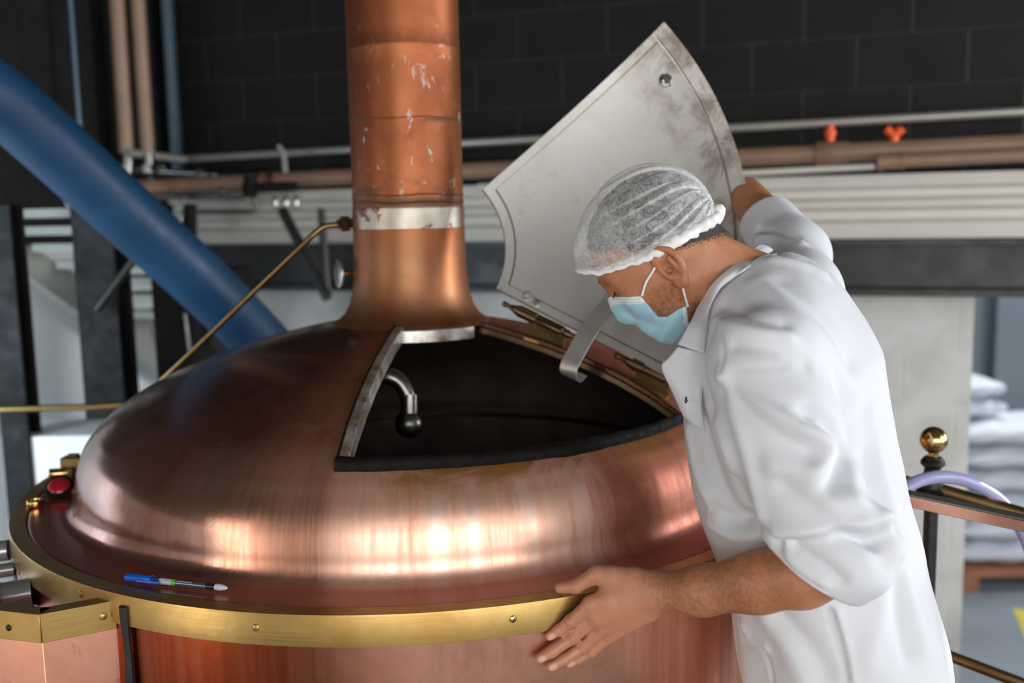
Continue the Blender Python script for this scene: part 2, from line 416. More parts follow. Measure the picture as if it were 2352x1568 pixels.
# ------------------------------------------------------------------ pipes along the back wall
e0 = onwall(424, 365, .16); e1 = onwall(2352, 256, .16); e1 = e0+(e1-e0)*1.25
tube_thing('water_pipe', [e0, e1], .0165, 'grey_pipe', 'thin grey pipe running along the black block wall above the brown pipe', 'pipe')
a0 = onwall(338, 428, .2); a1 = onwall(2352, 330, .2); a1 = a0+(a1-a0)*1.15
cq = onwall(425, 424, .2); a0 = cq
astart = at(322, 432, 4.5)
main = empty('main_pipe', a0*.5+a1*.5, 'long thick brown pipe crossing the back wall behind the chimney', 'pipe')
mb = MB(); mb.tube([astart, a0-(a0-astart)*.12, a0+(a1-a0)*.02, a1], .035, 20); mb.build('pipe_run', M['brown_pipe'], main)
du = (a1-a0)/np.linalg.norm(a1-a0)
def on_main(px):
    best = min(np.linspace(0, 1, 1500), key=lambda t: abs(projx(a0+(a1-a0)*t)-px)); return a0+(a1-a0)*best
def projx(P):
    q = RC @ (np.array(P)-CAM); return W_/2+F_*q[0]/q[2]
for px, w, r in ((598, .022, .040), (630, .03, .041)):
    p = on_main(px); mb = MB(); mb.tube([p-du*w/2, p+du*w/2], r, 20); mb.build('coupling', M['copper_strip'], main)
p = on_main(1905); mb = MB()
mb.tube([p-du*.05, p-du*.045, p+du*.02, p+du*.02, p+du*.07], [.044, .047, .047, .042, .042], 24); mb.build('valve_body', M['brown_pipe'], main)
def handle_mb(p, spread):
    mb = MB(); up = np.array([0, 0, 1.])
    mb.tube([p+up*.03, p+up*.062], .016, 12)
    mb.tube([p+up*.058-du*.0, p+up*.085+du*spread*.5], [.016, .017], 12)
    mb.tube([p+up*.058, p+up*.085-du*spread*.5], [.016, .017], 12)
    if spread < .02: mb.tube([p+up*.06, p+up*.105], [.019, .012], 12)
    return mb
handle_mb(p, .012).build('valve_handle', M['orange_plastic'], main)
p2 = on_main(2052); handle_mb(p2+np.array([0, 0, -.006]), .055).build('valve_handle', M['orange_plastic'], main)
b0 = onwall(2022, 372, .27); b1 = b0+du*1.6+np.array([0, 0, .006])
br = empty('branch_pipe', b0, 'short brown pipe starting below the orange handled valve, under the thick one', 'pipe')
mb = MB(); mb.tube([b0, b1], .024, 16); mb.build('pipe_run', M['brown_pipe'], br)
mb = MB(); mb.tube([b0-du*.01, b0+du*.012, b0+du*.012, b0+du*.075, b0+du*.075, b0+du*.085], [.031, .031, .028, .028, .031, .031], 20); mb.build('union', M['brown_pipe'], br)
c0 = onwall(1100, 428, .27); c1 = onwall(2010, 382, .27)
tube_thing('conduit', [c0, c1], .012, 'cream_metal', 'thin pale conduit tucked under the thick brown pipe', 'conduit')
# verticals by the corner
for (x0, x1), r, m, lab in (((266, 292), .034, 'brown_pipe', 'left of two upright brown pipes on the dark wall above the blue duct'), ((306, 340), .030, 'brown_pipe', 'right of two upright brown pipes, next to the blue-grey post')):
    q1 = at(x1, 352, 4.45); q0 = at(x0, -40, 4.3)
    o = empty('riser_pipe', q1, lab, 'pipe')
    top = q1+np.array([0, 0, 1.9])+(q0-q1)*.0
    mb = MB(); mb.tube([q1, (q1[0]+(q0[0]-q1[0])*.35, q1[1], top[2])], r, 18); mb.build('pipe_run', M[m], o)
    mb = MB(); mb.tube([q1+[0, 0, -.06], q1+[0, 0, .0]], r*.8, 14); mb.tube([q1+[-.01, 0, -.085], q1+[-.01, 0, -.055]], r*1.1, 14); mb.build('end_fitting', M['steel_dim'], o)
q = at(405, 380, 4.85)
mb = MB(); mb.box((q[0]-.016, q[1]-.03, q[2]-.02), (q[0]+.010, q[1]+.03, CZ-.02)); mb.box((q[0]+.010, q[1]-.02, q[2]-.02), (q[0]+.02, q[1]+.045, CZ-.02))
tag(recenter(mb.build('steel_post', M['blue_grey_pipe'], bevel=.004)), 'narrow blue-grey steel post standing in the dark corner', 'post')
q = at(183, -10, 4.2); q2 = at(186, 330, 4.2)
tube_thing('cable_conduit', [(q2[0], q2[1], q2[2]), (q2[0], q2[1], q2[2]+1.6)], .010, 'blue_grey_pipe', 'faint thin bluish conduit on the black wall at the left', 'conduit')
# grey pipe stub along the left wall
tube_thing('water_pipe', [at(292, 350, 4.38), at(424, 366, 4.66)], .017, 'grey_pipe', 'short grey pipe joining the two upright brown pipes to the corner', 'pipe')
for (x0, y0, x1, y1, r, D0, D1, m, lab) in (
    (-40, 464, 190, 466, .024, 4.05, 4.35, 'cream_metal', 'pale rail along the foot of the black wall at far left'),
    (14, 428, 300, 438, .016, 4.1, 4.6, 'grey_pipe', 'middle grey pipe on the left wall behind the blue duct'),
    (-40, 370, 330, 392, .014, 4.05, 4.6, 'iron_grey', 'dark grey pipe on the left wall above the other two')):
    tube_thing('wall_pipe', [at(x0, y0, D0), at(x1, y1, D1)], r, m, lab, 'pipe')
# manifold of small pipes and valves under the brown pipe
man = empty('valve_manifold', at(560, 470, 4.45), 'cluster of small shiny valves and thin pipes hanging under the brown pipe', 'valves')
def mpart(name, pts, r, m, n=12):
    mb = MB(); mb.tube(pts, r, n); return mb.build(name, M[m], man)
mpart('thin_pipe', [at(340, 392, 4.5), at(440, 398, 4.5), at(500, 402, 4.5)], .014, 'steel_dim')
mpart('thin_pipe', [at(350, 452, 4.5), at(560, 452, 4.5)], .014, 'iron_grey')
mpart('thin_pipe', [at(420, 486, 4.5), at(575, 486, 4.5), at(590, 486, 4.5), at(580, 440, 4.5)], .013, 'iron_grey')
for px, py in ((420, 453), (458, 397), (343, 410), (372, 383), (510, 437)):
    c = at(px, py, 4.42); mb = MB(); mb.lathe([(.001, -.016), (.012, -.012), (.017, 0), (.012, .012), (.001, .016)], c, (0, 0, 1), 16); mb.build('valve_knob', M['stainless'], man)
for px in (632, 657, 680):
    mpart('nipple', [at(px, 450, 4.4), at(px, 455, 4.4), at(px, 474, 4.4), at(px, 478, 4.4)], [.008, .013, .013, .008], 'stainless')
mpart('body', [at(560, 432, 4.45), at(680, 428, 4.4)], .022, 'dark_box')
mpart('body', [at(575, 405, 4.45), at(575, 452, 4.45)], .032, 'dark_box')
mpart('hanger_rod', [at(640, 335, 4.4), at(652, 352, 4.4), at(655, 396, 4.4)], .012, 'grey_pipe')
mpart('drop_pipe', [at(415, 500, 4.5), at(415, 545, 4.5)], .014, 'stainless')
mpart('drop_body', [at(437, 470, 4.5), at(437, 560, 4.5)], .03, 'dark_box')
# triangular bracket of dark tube
bk = empty('pipe_bracket', at(755, 690, 4.0), 'dark steel tube bracket in a V shape left of the chimney', 'bracket')
mb = MB(); mb.tube([at(648, 482, 4.1), at(752, 684, 3.95)], .022, 14); mb.build('brace', M['iron_grey'], bk)
mb = MB(); mb.tube([at(738, 480, 4.05), at(752, 684, 3.97)], .016, 14); mb.build('upright', M['iron_grey'], bk)

# ------------------------------------------------------------------ left side: blue duct, posts, stair, dark machine
bp = spline([at(-260, 60, 2.55), at(-100, 165, 2.6), at(40, 262, 2.7), at(300, 500, 2.95), at(470, 655, 3.15), at(600, 785, 3.35), at(690, 880, 3.5)], 10)
tag(recenter(MB().tube(bp, .093, 40).build('conveyor_tube', M['blue_paint'])), 'big blue tube slanting down behind the kettle', 'duct')
def post_obj(name, x0, y0, x1, y1, D, hw, mat, lab, ztop=None, zbot=None):
    a = at(x0, y0, D); b = at(x1, y1, D)
    cx, cy = (a[0]+b[0])/2, (a[1]+b[1])/2
    z1 = a[2] if ztop is None else ztop; z0 = b[2] if zbot is None else zbot
    mb = MB(); w = hw
    # H section: two flanges and a web
    mb.box((cx-w, cy-w, z0), (cx+w, cy-w*.72, z1)); mb.box((cx-w, cy+w*.72, z0), (cx+w, cy+w, z1)); mb.box((cx-w*.22, cy-w*.72, z0), (cx+w*.22, cy+w*.72, z1))
    mb.box((cx-w, cy-w*.72, z0), (cx-w*.78, cy-w*.2, z1))
    return tag(recenter(mb.build(name, M[mat], bevel=.004)), lab, 'post')
post_obj('steel_column', 15, 470, 52, 1140, 3.3, .047, 'column_black', 'black steel column at the left edge of the photo', zbot=FZ)
post_obj('steel_column', 232, 470, 256, 960, 3.45, .070, 'column_black', 'wide black steel column rising under the blue tube', zbot=None)
q = at(250, 965, 3.45)
# a painted ledge the wide column stands on
mb = MB(); mb.box((q[0]-.3, q[1]-.15, FZ), (q[0]+.12, q[1]+.13, q[2]-.02)); tag(mb.build('wall_ledge', M['white_wall'], smooth=False), kind='structure')
dk = at(455, 600, 3.75); d2 = at(545, 800, 3.75); d1 = at(372, 800, 3.75)
mbx = empty('machine_cabinet', (dk[0], dk[1], d2[2]-.5), 'dark machine cabinet behind the kettle under the blue tube', 'cabinet')
mb = MB(); mb.box((d1[0], dk[1]-.12, FZ), (d2[0], dk[1]+.25, at(400, 620, 3.75)[2])); mb.build('housing', M['dark_box'], mbx, bevel=.01)
mb = MB(); mb.tube([at(425, 720, 3.6), at(436, 805, 3.6)], .007, 10); mb.build('grab_bar', M['iron_grey'], mbx)
tube_thing('thin_brace', [at(315, 585, 3.33), at(222, 712, 3.33)], .014, 'black_metal', 'thin dark slanting rod crossing the wide black column', 'rod')
tube_thing('yellow_rail', [at(-60, 942, 3.2), at(215, 934, 3.25), at(330, 926, 3.3)], .011, 'brass_dull', 'thin brass-coloured rail low on the left in front of the columns', 'rail')
# open stair along the left wall
st = empty('staircase', at(250, 850, 4.2), 'pale open-tread staircase descending behind the black columns', 'staircase')
def quad_slab(P, th):
    P = [np.array(p) for p in P]; n = np.cross(P[1]-P[0], P[2]-P[0]); n /= np.linalg.norm(n); Q = [p+n*th for p in P]
    return MB().add(P+Q, [(3, 2, 1, 0), (4, 5, 6, 7), (0, 1, 5, 4), (1, 2, 6, 5), (2, 3, 7, 6), (3, 0, 4, 7)])
def LW(px):                                            # distance of the left wall along the row through that column
    m = (px-W_/2)/F_; t = (CORN[0]-m*CORN[1])/(LD[0]-m*LD[1]); return CORN[1]-LD[1]*t
def on_lw(x, y, off):
    P = CORN; n = np.array([LD[1], -LD[0], 0]); d = ray(x, y); return CAM+d*((n@(P+n*off-CAM))/(n@d))
quad_slab([on_lw(-60, 505, .10), on_lw(-60, 560, .10), on_lw(402, 890, .10), on_lw(402, 775, .10)], .05).build('stringer', M['stair_beige'], st)
for i in range(8):
    t = i/7; x = 20+t*370; y = 492+t*262
    a = on_lw(x, y, .16); b = np.array(a)+np.array([LD[1], -LD[0], 0])*.42
    mb = MB(); c = (a+b)/2; mb.obox(c, (LD, np.array([LD[1], -LD[0], 0]), (0, 0, 1)), (.12, .21, .016)); mb.build('tread', M['stair_beige'], st)

# ------------------------------------------------------------------ right background: pallet with sacks, floor mark, doors
pc = at(2330, 1300, 7.0)
pal = empty('pallet', (pc[0], pc[1], FZ), 'reddish wooden pallet on the grey floor under white sacks', 'pallet')
px0, px1, py0, py1 = pc[0]-.42, pc[0]+.75, pc[1]-.1, pc[1]+.8
for xx in (px0, (px0+px1)/2-.05, px1-.1):
    for yy in (py0, (py0+py1)/2-.06, py1-.12):
        mb = MB(); mb.box((xx, yy, FZ), (xx+.13, yy+.12, FZ+.10)); mb.build('block', M['pallet_wood'], pal)
for k in range(6):
    y = py0+k*(py1-py0-.1)/5; mb = MB(); mb.box((px0, y, FZ+.10), (px1, y+.1, FZ+.125)); mb.build('deck_board', M['pallet_wood'], pal)
def sack(cx, cy, cz, L, Wd, Hh, rot, lab, seed):
    r = np.random.default_rng(seed); mb = MB(); nu, nv = 28, 14; vs = []
    for i in range(nu+1):
        u = -1+2*i/nu
        for j in range(nv*2):
            q = 2*PI*j/(nv*2); e = (1-abs(u)**5)**.5 if abs(u) < 1 else 0
            cu, su = math.cos(q), math.sin(q); cu = math.copysign(abs(cu)**.6, cu); su = math.copysign(abs(su)**.8, su)
            pinch = .55+.45*e
            vs.append((u*L/2, cu*Wd/2*(.86+.14*e)+.01*math.sin(7*u+seed), Hh/2*(1+su*(.10+.9*e)*pinch)+.008*math.sin(9*u+3*q+seed)*e))
    n2 = nv*2
    fs = [(i*n2+j, i*n2+(j+1) % n2, (i+1)*n2+(j+1) % n2, (i+1)*n2+j) for i in range(nu) for j in range(n2)]
    mb.add(vs, fs+[tuple(range(n2)), tuple(nu*n2+j for j in range(n2))])
    o = mb.build('grain_sack', M['sack_white']); o.location = (cx, cy, cz); o.rotation_euler = (0, 0, rot)
    return tag(o, lab, 'sack', 'white sacks stacked on the pallet')
zz0 = FZ+.125
names = ['bottom', 'second', 'third', 'fourth', 'fifth', 'sixth']
for k in range(6):
    sack(pc[0]+.04+.03*math.sin(k*2.1), pc[1]+.33, zz0+.002+k*.172, .92, .60, .160, .05*math.sin(k*1.7), 'white sack on the pallet, %s from the floor in its stack' % names[k], k)
for k in range(2):
    sack(pc[0]-.22-.02*k, pc[1]+.40, zz0+1.036+k*.14, .42, .45, .132, .2, 'small white sack with faint pink print, %s on top of the tall stack' % ('lower' if k == 0 else 'upper'), 10+k)
ym = atz(2338, 1398, FZ+.002); y2 = atz(2400, 1545, FZ+.002)
mb = MB(); p0 = atz(2326, 1398, FZ); p1 = atz(2420, 1408, FZ); p2 = atz(2420, 1520, FZ); p3 = atz(2366, 1490, FZ)
mb.add([(*p0[:2], FZ+.003), (*p3[:2], FZ+.003), (*p2[:2], FZ+.003), (*p1[:2], FZ+.003)], [(0, 1, 2, 3)])
tag(mb.build('floor_marking', M['yellow_line'], smooth=False), kind='structure')
# blue-grey steel door leaves behind the sacks
for (x0, x1, D, lab) in ((2236, 2283, 8.6, 1), (2290, 2420, 8.4, 2)):
    a = at(x0, 660, D); b = at(x1, 660, D); mb = MB()
    mb.box((a[0], a[1]-.03, FZ), (b[0], a[1]+.03, 2.2)); mb.box((b[0]-.05, a[1]-.06, FZ), (b[0], a[1]-.03, 2.2))
    tag(mb.build('door_%d' % lab, M['far_blue_grey'], smooth=False, bevel=.005), kind='structure')

# ------------------------------------------------------------------ railing at the platform edge
rl = empty('guard_railing', at(2132, 1560, 2.05)*np.array([1, 1, 0]), 'platform railing of black posts, brass bars and a brass ball finial', 'railing')
pb = at(2140, 1130, 2.05); bx, by = pb[0], pb[1]
prof = [(.0001, 0), (.019, 0), (.019, pb[2]-.03)]
zt = at(2140, 1150, 2.05)[2]
def zpx(y): return at(2140, y, 2.05)[2]
MB().lathe([(.001, 0), (.03, 0), (.03, .012), (.014, .02), (.014, zpx(1165)), (.03, zpx(1152)), (.032, zpx(1130)), (.022, zpx(1118)), (.0225, zpx(1095)), (.017, zpx(1082)), (.016, zpx(1072)), (.024, zpx(1063)), (.024, zpx(1056)), (.017, zpx(1046)), (.001, zpx(1044))], (bx, by, 0), n=28).build('post', M['black_metal'], rl)
zc = zpx(1006); R_ = .0275
ball = [(.001, zpx(1044)-.002), (.010, zpx(1044)), (.010, zc-R_*.95)]+[(R_*math.sin(q), zc-R_*math.cos(q)) for q in np.linspace(.38, PI-.001, 18)]
MB().lathe(ball, (bx, by, 0), n=32).build('ball_finial', M['brass_polished'], rl)
l0 = at(1950, 1078, 2.13); l1 = at(2140, 1118, 2.05); l2 = l1+(at(2440, 1205, 1.92)-l1)*3.2
MB().tube([l0, l1], .0125, 14).build('top_rail', M['brass_dull'], rl)
MB().tube([l1, l2], .0125, 14).build('top_rail', M['brass_dull'], rl)
c0 = at(2010, 1135, 1.773); c1 = at(2460, 1232, 1.62); c1 = c0+(c1-c0)*2.2; dv = c1-c0
fl = MB(); fl.obox((c0+c1)/2+np.array([0, 0, .004]), (dv, np.cross(dv, [0, 0, 1.]), np.cross(np.cross(dv, [0, 0, 1.]), dv)), (np.linalg.norm(dv)/2, .014, .010))
fl.build('flat_bar', M['copper_strip'], rl, bevel=.0015)
fl = MB(); fl.obox((c0+c1)/2+np.array([0, 0, .0157]), (dv, np.cross(dv, [0, 0, 1.]), np.cross(np.cross(dv, [0, 0, 1.]), dv)), (np.linalg.norm(dv)/2, .0142, .0014))
fl.build('top_strip', M['iron_grey'], rl)
MB().tube([at(1960, 1424, 2.18), at(2132, 1487, 2.06), at(2132, 1487, 2.06)+(at(2460, 1612, 1.86)-at(2132, 1487, 2.06))*3.1], .0115, 14).build('lower_rail', M['brass_dull'], rl)
# the next post along, where the bars end
ex, ey = l2[0], l2[1]
MB().lathe([(.001, 0), (.03, 0), (.03, .012), (.014, .02), (.014, l2[2]-.03), (.03, l2[2]-.02), (.03, l2[2]+.015), (.016, l2[2]+.05), (.001, l2[2]+.055)], (ex, ey, 0), n=28).build('post', M['black_metal'], rl)
hp = spline([at(1985, 1190, 1.93), at(2066, 1128, 1.94), at(2120, 1101, 1.95), at(2180, 1096, 1.96), at(2240, 1112, 1.97), at(2300, 1150, 2.0), at(2345, 1215, 2.02), at(2375, 1300, 2.05), at(2380, 1420, 2.06)], 8)
tag(recenter(MB().tube(hp, .0125, 18).build('water_hose', M['hose'])), 'lilac translucent hose looped over the railing', 'hose')
# ------------------------------------------------------------------ copper kettle
PROF = [(.820, .9985), (.775, 1.0), (.752, 1.001), (.742, 1.005), (.734, 1.014), (.7285, 1.03), (.7265, 1.055), (.721, 1.085), (.707, 1.118), (.681, 1.152), (.641, 1.185), (.587, 1.218), (.52, 1.250), (.44, 1.281), (.35, 1.308), (.26, 1.330), (.20, 1.342), (.172, 1.346)]
_sr = np.array([p[0] for p in PROF][::-1]); _sz = np.array([p[1] for p in PROF][::-1])
def surf(r): return float(np.interp(r, _sr, _sz))
TL, TR, RO, RI = -95.5, -30.5, .652, .176       # hatch: two meridian edges, outer and inner radius
ket = empty('brew_kettle', (KX, KY, 1.0), 'large round copper brewing kettle with a brass rim band and tall copper chimney', 'kettle')
def refine(P, n):
    q = spline([(a, b, 0) for a, b in P], n); return [(float(p[0]), float(p[1])) for p in q]
dp = refine(PROF[:10], 5)[:-1]+refine(PROF[9:], 6)
dp = [p for p in dp if abs(p[0]-RO) > .006]; dp.append((RO, surf(RO))); dp = sorted([p for p in dp if p[0] > RI+.003 or p[0] < RI-.001]+[(RI, surf(RI))], key=lambda p: (-p[0], p[1]))
# the wall is steep: order by height there
dp = sorted(dp, key=lambda p: p[1]-p[0]*.2)
ths = sorted(set(list(np.round(np.arange(-180, 180, 1.25), 3))+[TL, TR]))
def revolve(prof, ths, skip=None):
    mb = MB(); n = len(ths); vs = [pol(r, t, z) for r, z in prof for t in ths]; fs = []
    for i in range(len(prof)-1):
        rm = (prof[i][0]+prof[i+1][0])/2
        for j in range(n):
            tm = (ths[j]+(ths[(j+1) % n] if j < n-1 else ths[0]+360))/2
            if skip and skip(rm, tm): continue
            fs.append((i*n+j, i*n+(j+1) % n, (i+1)*n+(j+1) % n, (i+1)*n+j))
    return mb.add(vs, fs)
hole = lambda r, t: RI < r < RO and TL < t < TR
o = revolve(dp, ths, hole).build('dome', M['dome'], ket); sharp(o, 60)
so = o.modifiers.new('sheet', 'SOLIDIFY'); so.thickness = .004; so.offset = -1
ip = [(r-.012 if r > .2 else r, z-.012) for r, z in dp if .17 < r < .735]
ip = [(.715, .55), (.60, .35), (.3, .27), (.001, .25)][::-1]+[(.718, .98)]+[p for p in ip if p[1] > .99]
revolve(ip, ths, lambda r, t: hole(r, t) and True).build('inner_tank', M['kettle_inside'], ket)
MB().tube([pol(.706, t, .982) for t in range(0, 360, 3)], .007, 8, closed=True).build('inner_weld_ring', M['bronze'], ket)
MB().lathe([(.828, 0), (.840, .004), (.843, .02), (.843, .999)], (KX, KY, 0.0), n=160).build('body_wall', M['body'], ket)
MB().lathe([(.8445, .952), (.851, .952), (.851, .9985), (.8500, 1.0015), (.821, 1.0018), (.820, .999)], (KX, KY, 0), n=200).build('rim_band', M['brass'], ket)
def on_cyl(x, y, rad):
    d = ray(x, y); oc = CAM[:2]-np.array([KX, KY]); a = d[:2]@d[:2]; b = 2*oc@d[:2]; c = oc@oc-rad*rad
    return CAM+d*((-b-math.sqrt(max(0., b*b-4*a*c)))/(2*a))
def screw(p, n, r, mat, parent, name='screw'):
    n = np.array(n, float); n /= np.linalg.norm(n); up = np.array([0, 0, 1.]); s = np.cross(n, up); s /= np.linalg.norm(s)
    mb = MB(); mb.lathe([(r, -.002), (r, .0008), (r*.75, .002), (.0001, .0024)], p, n, 18)
    q = s*.8+np.cross(n, s)*.6
    mb.obox(np.array(p)+n*.0022, (q, np.cross(n, q), n), (r*.8, r*.13, .0004)); return mb.build(name, M[mat], parent)
for px, py in ((587, 1441), (1178, 1421), (186, 1364), (1520, 1350)):
    p = on_cyl(px, py, .851); n = p-np.array([KX, KY, p[2]]); screw(p, n, .0058, 'brass_polished' if px > 1000 else 'brass', ket)
# sealed joint and chimney
chim = empty('x', (0, 0, 0), None, None); bpy.data.objects.remove(chim)
ch = MB().lathe([(.178, 1.3445), (.176, 1.348), (.164, 1.3545), (.151, 1.3665), (.1405, 1.385), (.1325, 1.412), (.1280, 1.445), (.1262, 1.48), (.1255, 1.555)]
     +[(.1235, 1.5555), (.1235, 1.60), (.1235, 1.65), (.1235, 1.8), (.1235, 1.90), (.1235, 1.938), (.1244, 1.941), (.1235, 1.944), (.1235, 1.98), (.1235, 2.05), (.1235, 2.15), (.1235, 2.6), (.1235, CZ-.01)], (KX, KY, 0), n=96).build('chimney', M['chimney'], ket)
MB().lathe([(.1236, 1.5555), (.1252, 1.556), (.1252, 1.600), (.1236, 1.602)], (KX, KY, 0), n=96).build('tinned_band', M['tin'], ch)
for z, r in ((1.612, .0022), (1.628, .0016), (1.79, .0013)):
    MB().tube([pol(.1236, t, z+.0015*math.sin(t*.09)) for t in range(0, 360, 4)], r, 8, closed=True).build('weld_bead', M['chimney'], ch)
# hatch frame
def strip_along(pts, ups, sides, w, h, irregular=0):
    """rectangular bar swept along pts; sides = toward the opening, ups = normal"""
    mb = MB(); vs = []
    for p, u, s in zip(pts, ups, sides):
        for a, b in ((0, 0), (w, 0), (w, h), (0, h)): vs.append(np.array(p)+np.array(s)*a+np.array(u)*b)
    n = len(pts); fs = [(i*4+k, i*4+(k+1) % 4, (i+1)*4+(k+1) % 4, (i+1)*4+k) for i in range(n-1) for k in range(4)]
    return mb.add(vs, fs+[(3, 2, 1, 0), ((n-1)*4, (n-1)*4+1, (n-1)*4+2, (n-1)*4+3)])
hf = MB()
def meridian(th, r0, r1, n=24, lift=0.):
    return [pol(r, th, surf(r)+lift) for r in np.linspace(r0, r1, n)]
def ang_side(th, sgn):
    t = math.radians(th); return np.array([-math.sin(t)*sgn, math.cos(t)*sgn, 0])
up = np.array([0, 0, 1.])
m = meridian(TL-.3, .182, RO, 26, -.022)
strip_along(m, [up]*26, [ang_side(TL, 1)]*26, .0185, .031).build('hatch_frame_bar', M['frame_steel'], ket, bevel=.0015)
m = meridian(TL-.55, .182, RO+.006, 26, -.004)
strip_along(m, [up]*26, [ang_side(TL, 1)]*26, .003, .016).build('hatch_seal', M['rubber'], ket)
ta = np.linspace(TL+1, TR-9, 30)
strip_along([pol(.178, t, 1.3445-.026) for t in ta], [up]*30, [np.array([math.cos(math.radians(t)), math.sin(math.radians(t)), 0]) for t in ta], .012, .0265).build('hatch_frame_bar', M['frame_steel'], ket, bevel=.0015)
for k, (w, lift, mat) in enumerate(((.016, -.016, 'bronze'), (.009, -.006, 'copper_dull'))):
    m = meridian(TR+.3, .19, RO, 26, lift)
    strip_along(m, [up]*26, [ang_side(TR, -1)]*26, w, .014).build('hatch_frame_bar', M[mat], ket, bevel=.0015)
# hand-cut black rubber lip along the front of the opening
ga, vs, fs = np.linspace(TL-.6, TR+.4, 220), [], []
wob = np.interp(ga, [-96, -93, -88, -84, -78, -72, -66, -62, -60, -57, -53, -48, -40, -30], [.014, .017, .0155, .013, .0145, .0155, .0145, .021, .024, .019, .0115, .0105, .009, .006])
for i, t in enumerate(ga):
    tt = math.radians(t); rad = np.array([math.cos(tt), math.sin(tt), 0]); w = wob[i]*(1+.03*math.sin(t*1.9)+.02*math.sin(t*4.3))
    c = pol(RO+.002-w*.35, t, surf(RO)+.004)
    for q in np.linspace(0, 2*PI, 14, endpoint=False):
        cr = .0115+.0008*math.sin(t*1.1)
        vs.append(c+rad*math.cos(q)*w+up*math.sin(q)*cr*(1 if math.sin(q) > 0 else 1.6))
for i in range(len(ga)-1):
    for k in range(14): fs.append((i*14+k, i*14+(k+1) % 14, (i+1)*14+(k+1) % 14, (i+1)*14+k))
fs += [tuple(range(13, -1, -1)), tuple((len(ga)-1)*14+k for k in range(14))]
MB().add(vs, fs).build('rubber_lip', M['rubber'], ket)
# spray ball on its bent pipe inside
D_ = 1.98
sp = spline([at(760, 905, D_+.02), at(835, 868, D_+.01), at(880, 862, D_), at(915, 874, D_), at(936, 905, D_), at(941, 945, D_)], 8)
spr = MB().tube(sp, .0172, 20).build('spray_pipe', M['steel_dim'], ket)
MB().tube([at(941, 905, D_), at(941, 948, D_)], .0182, 20).build('collar', M['steel_dim'], spr)
bc = at(940, 973, D_); mb = MB(); rb = .0285
mb.lathe([(rb*math.sin(q)+1e-4, -rb*math.cos(q)) for q in np.linspace(0.001, PI-.001, 24)], bc, n=32); mb.build('spray_ball', M['steel_dim'], spr)
mb = MB()
for k in range(26):
    el = -1.1+.55*(k % 5); az = k*2.399
    dvec = np.array([math.cos(az)*math.cos(el), math.sin(az)*math.cos(el), math.sin(el)])
    mb.lathe([(.0016, 0), (.0001, .0004)], bc+dvec*(rb-.0001), dvec, 8)
mb.build('spray_holes', M['rubber'], spr)
# brass drain tube from the chimney, with its hex nut
D0 = 2.235
tb = spline([at(800, 514, D0), at(766, 517, D0), at(744, 521, D0), at(722, 537, D0), at(700, 558, D0+.005), at(560, 692, D0+.06), at(430, 818, D0+.13), at(340, 905, D0+.20), at(270, 990, D0+.26)], 8)
dt = MB().tube(tb, .0068, 14).build('drain_tube', M['bronze_tube'] if 'bronze_tube' in M else M['brass_dull'], ket)
nx = at(812, 512, D0+.01)-at(770, 516, D0); nx /= np.linalg.norm(nx); n0 = at(778, 515, D0)
mb = MB(); mb.lathe([(.010, -.004), (.0125, 0), (.0125, .004), (.019, .0045), (.0195, .007), (.0195, .020), (.018, .0235), (.012, .024), (.012, .038)], n0, nx, 6).build('hex_nut', M['bronze'], dt, smooth=False)
# round damper knob on a rod
k0 = at(826, 626, 2.26); k1 = at(778, 628, 2.235); kd = k1-k0; kd /= np.linalg.norm(kd)
rod = MB().tube([k0, k1], .0065, 14).build('damper_rod', M['brass_polished'], ket)
nd = np.array([-.90, -.42, .02]); nd /= np.linalg.norm(nd)
mb = MB(); mb.lathe([(.0001, -.004), (.030, -.004), (.0335, -.002), (.0335, .002), (.031, .003), (.0001, .003)], k1, nd, 40)
knb = mb.build('damper_knob', M['stainless'], rod)
sv = np.cross(nd, up); qv = sv*.55+up*.83
mb = MB(); mb.obox(k1+nd*.0032, (qv, np.cross(nd, qv), nd), (.030, .0012, .0005)); mb.build('pointer_slot', M['black_metal'], rod)

# ------------------------------------------------------------------ hatch lid, standing open on its hinge line
def rayplane(x, y, th):
    t = math.radians(th); n = np.array([-math.sin(t), math.cos(t)]); d = ray(x, y)
    return CAM+d*((n@(np.array([KX, KY])-CAM[:2]))/(n@d[:2]))
H1, H2 = rayplane(1160, 700, -24), rayplane(1525, 865, -24)
AX = (H2-H1)/np.linalg.norm(H2-H1); OPEN = math.radians(-120)
def hinge(P):
    v = np.array(P, float)-H1; c, s = math.cos(OPEN), math.sin(OPEN)
    return H1+v*c+np.cross(AX, v)*s+AX*(AX@v)*(1-c)
LL, LR, LI, LO_ = -94.5, -30.0, .200, .68
def lidp(r, t, off): return hinge(pol(r, t, surf(r)+.006-off))
lid = empty('hatch_lid', hinge(pol(.44, -26, surf(.44))), 'fan-shaped stainless hatch lid held open above the kettle', 'lid')
def LRf(r): return float(np.interp(r, [.19, .25, .3, .35, .4, .45, .5, .55, .6, .65, .70], [-27.2, -26.4, -25.8, -25.4, -24.95, -24.6, -24.2, -23.8, -23.4, -22.85, -22.2]))
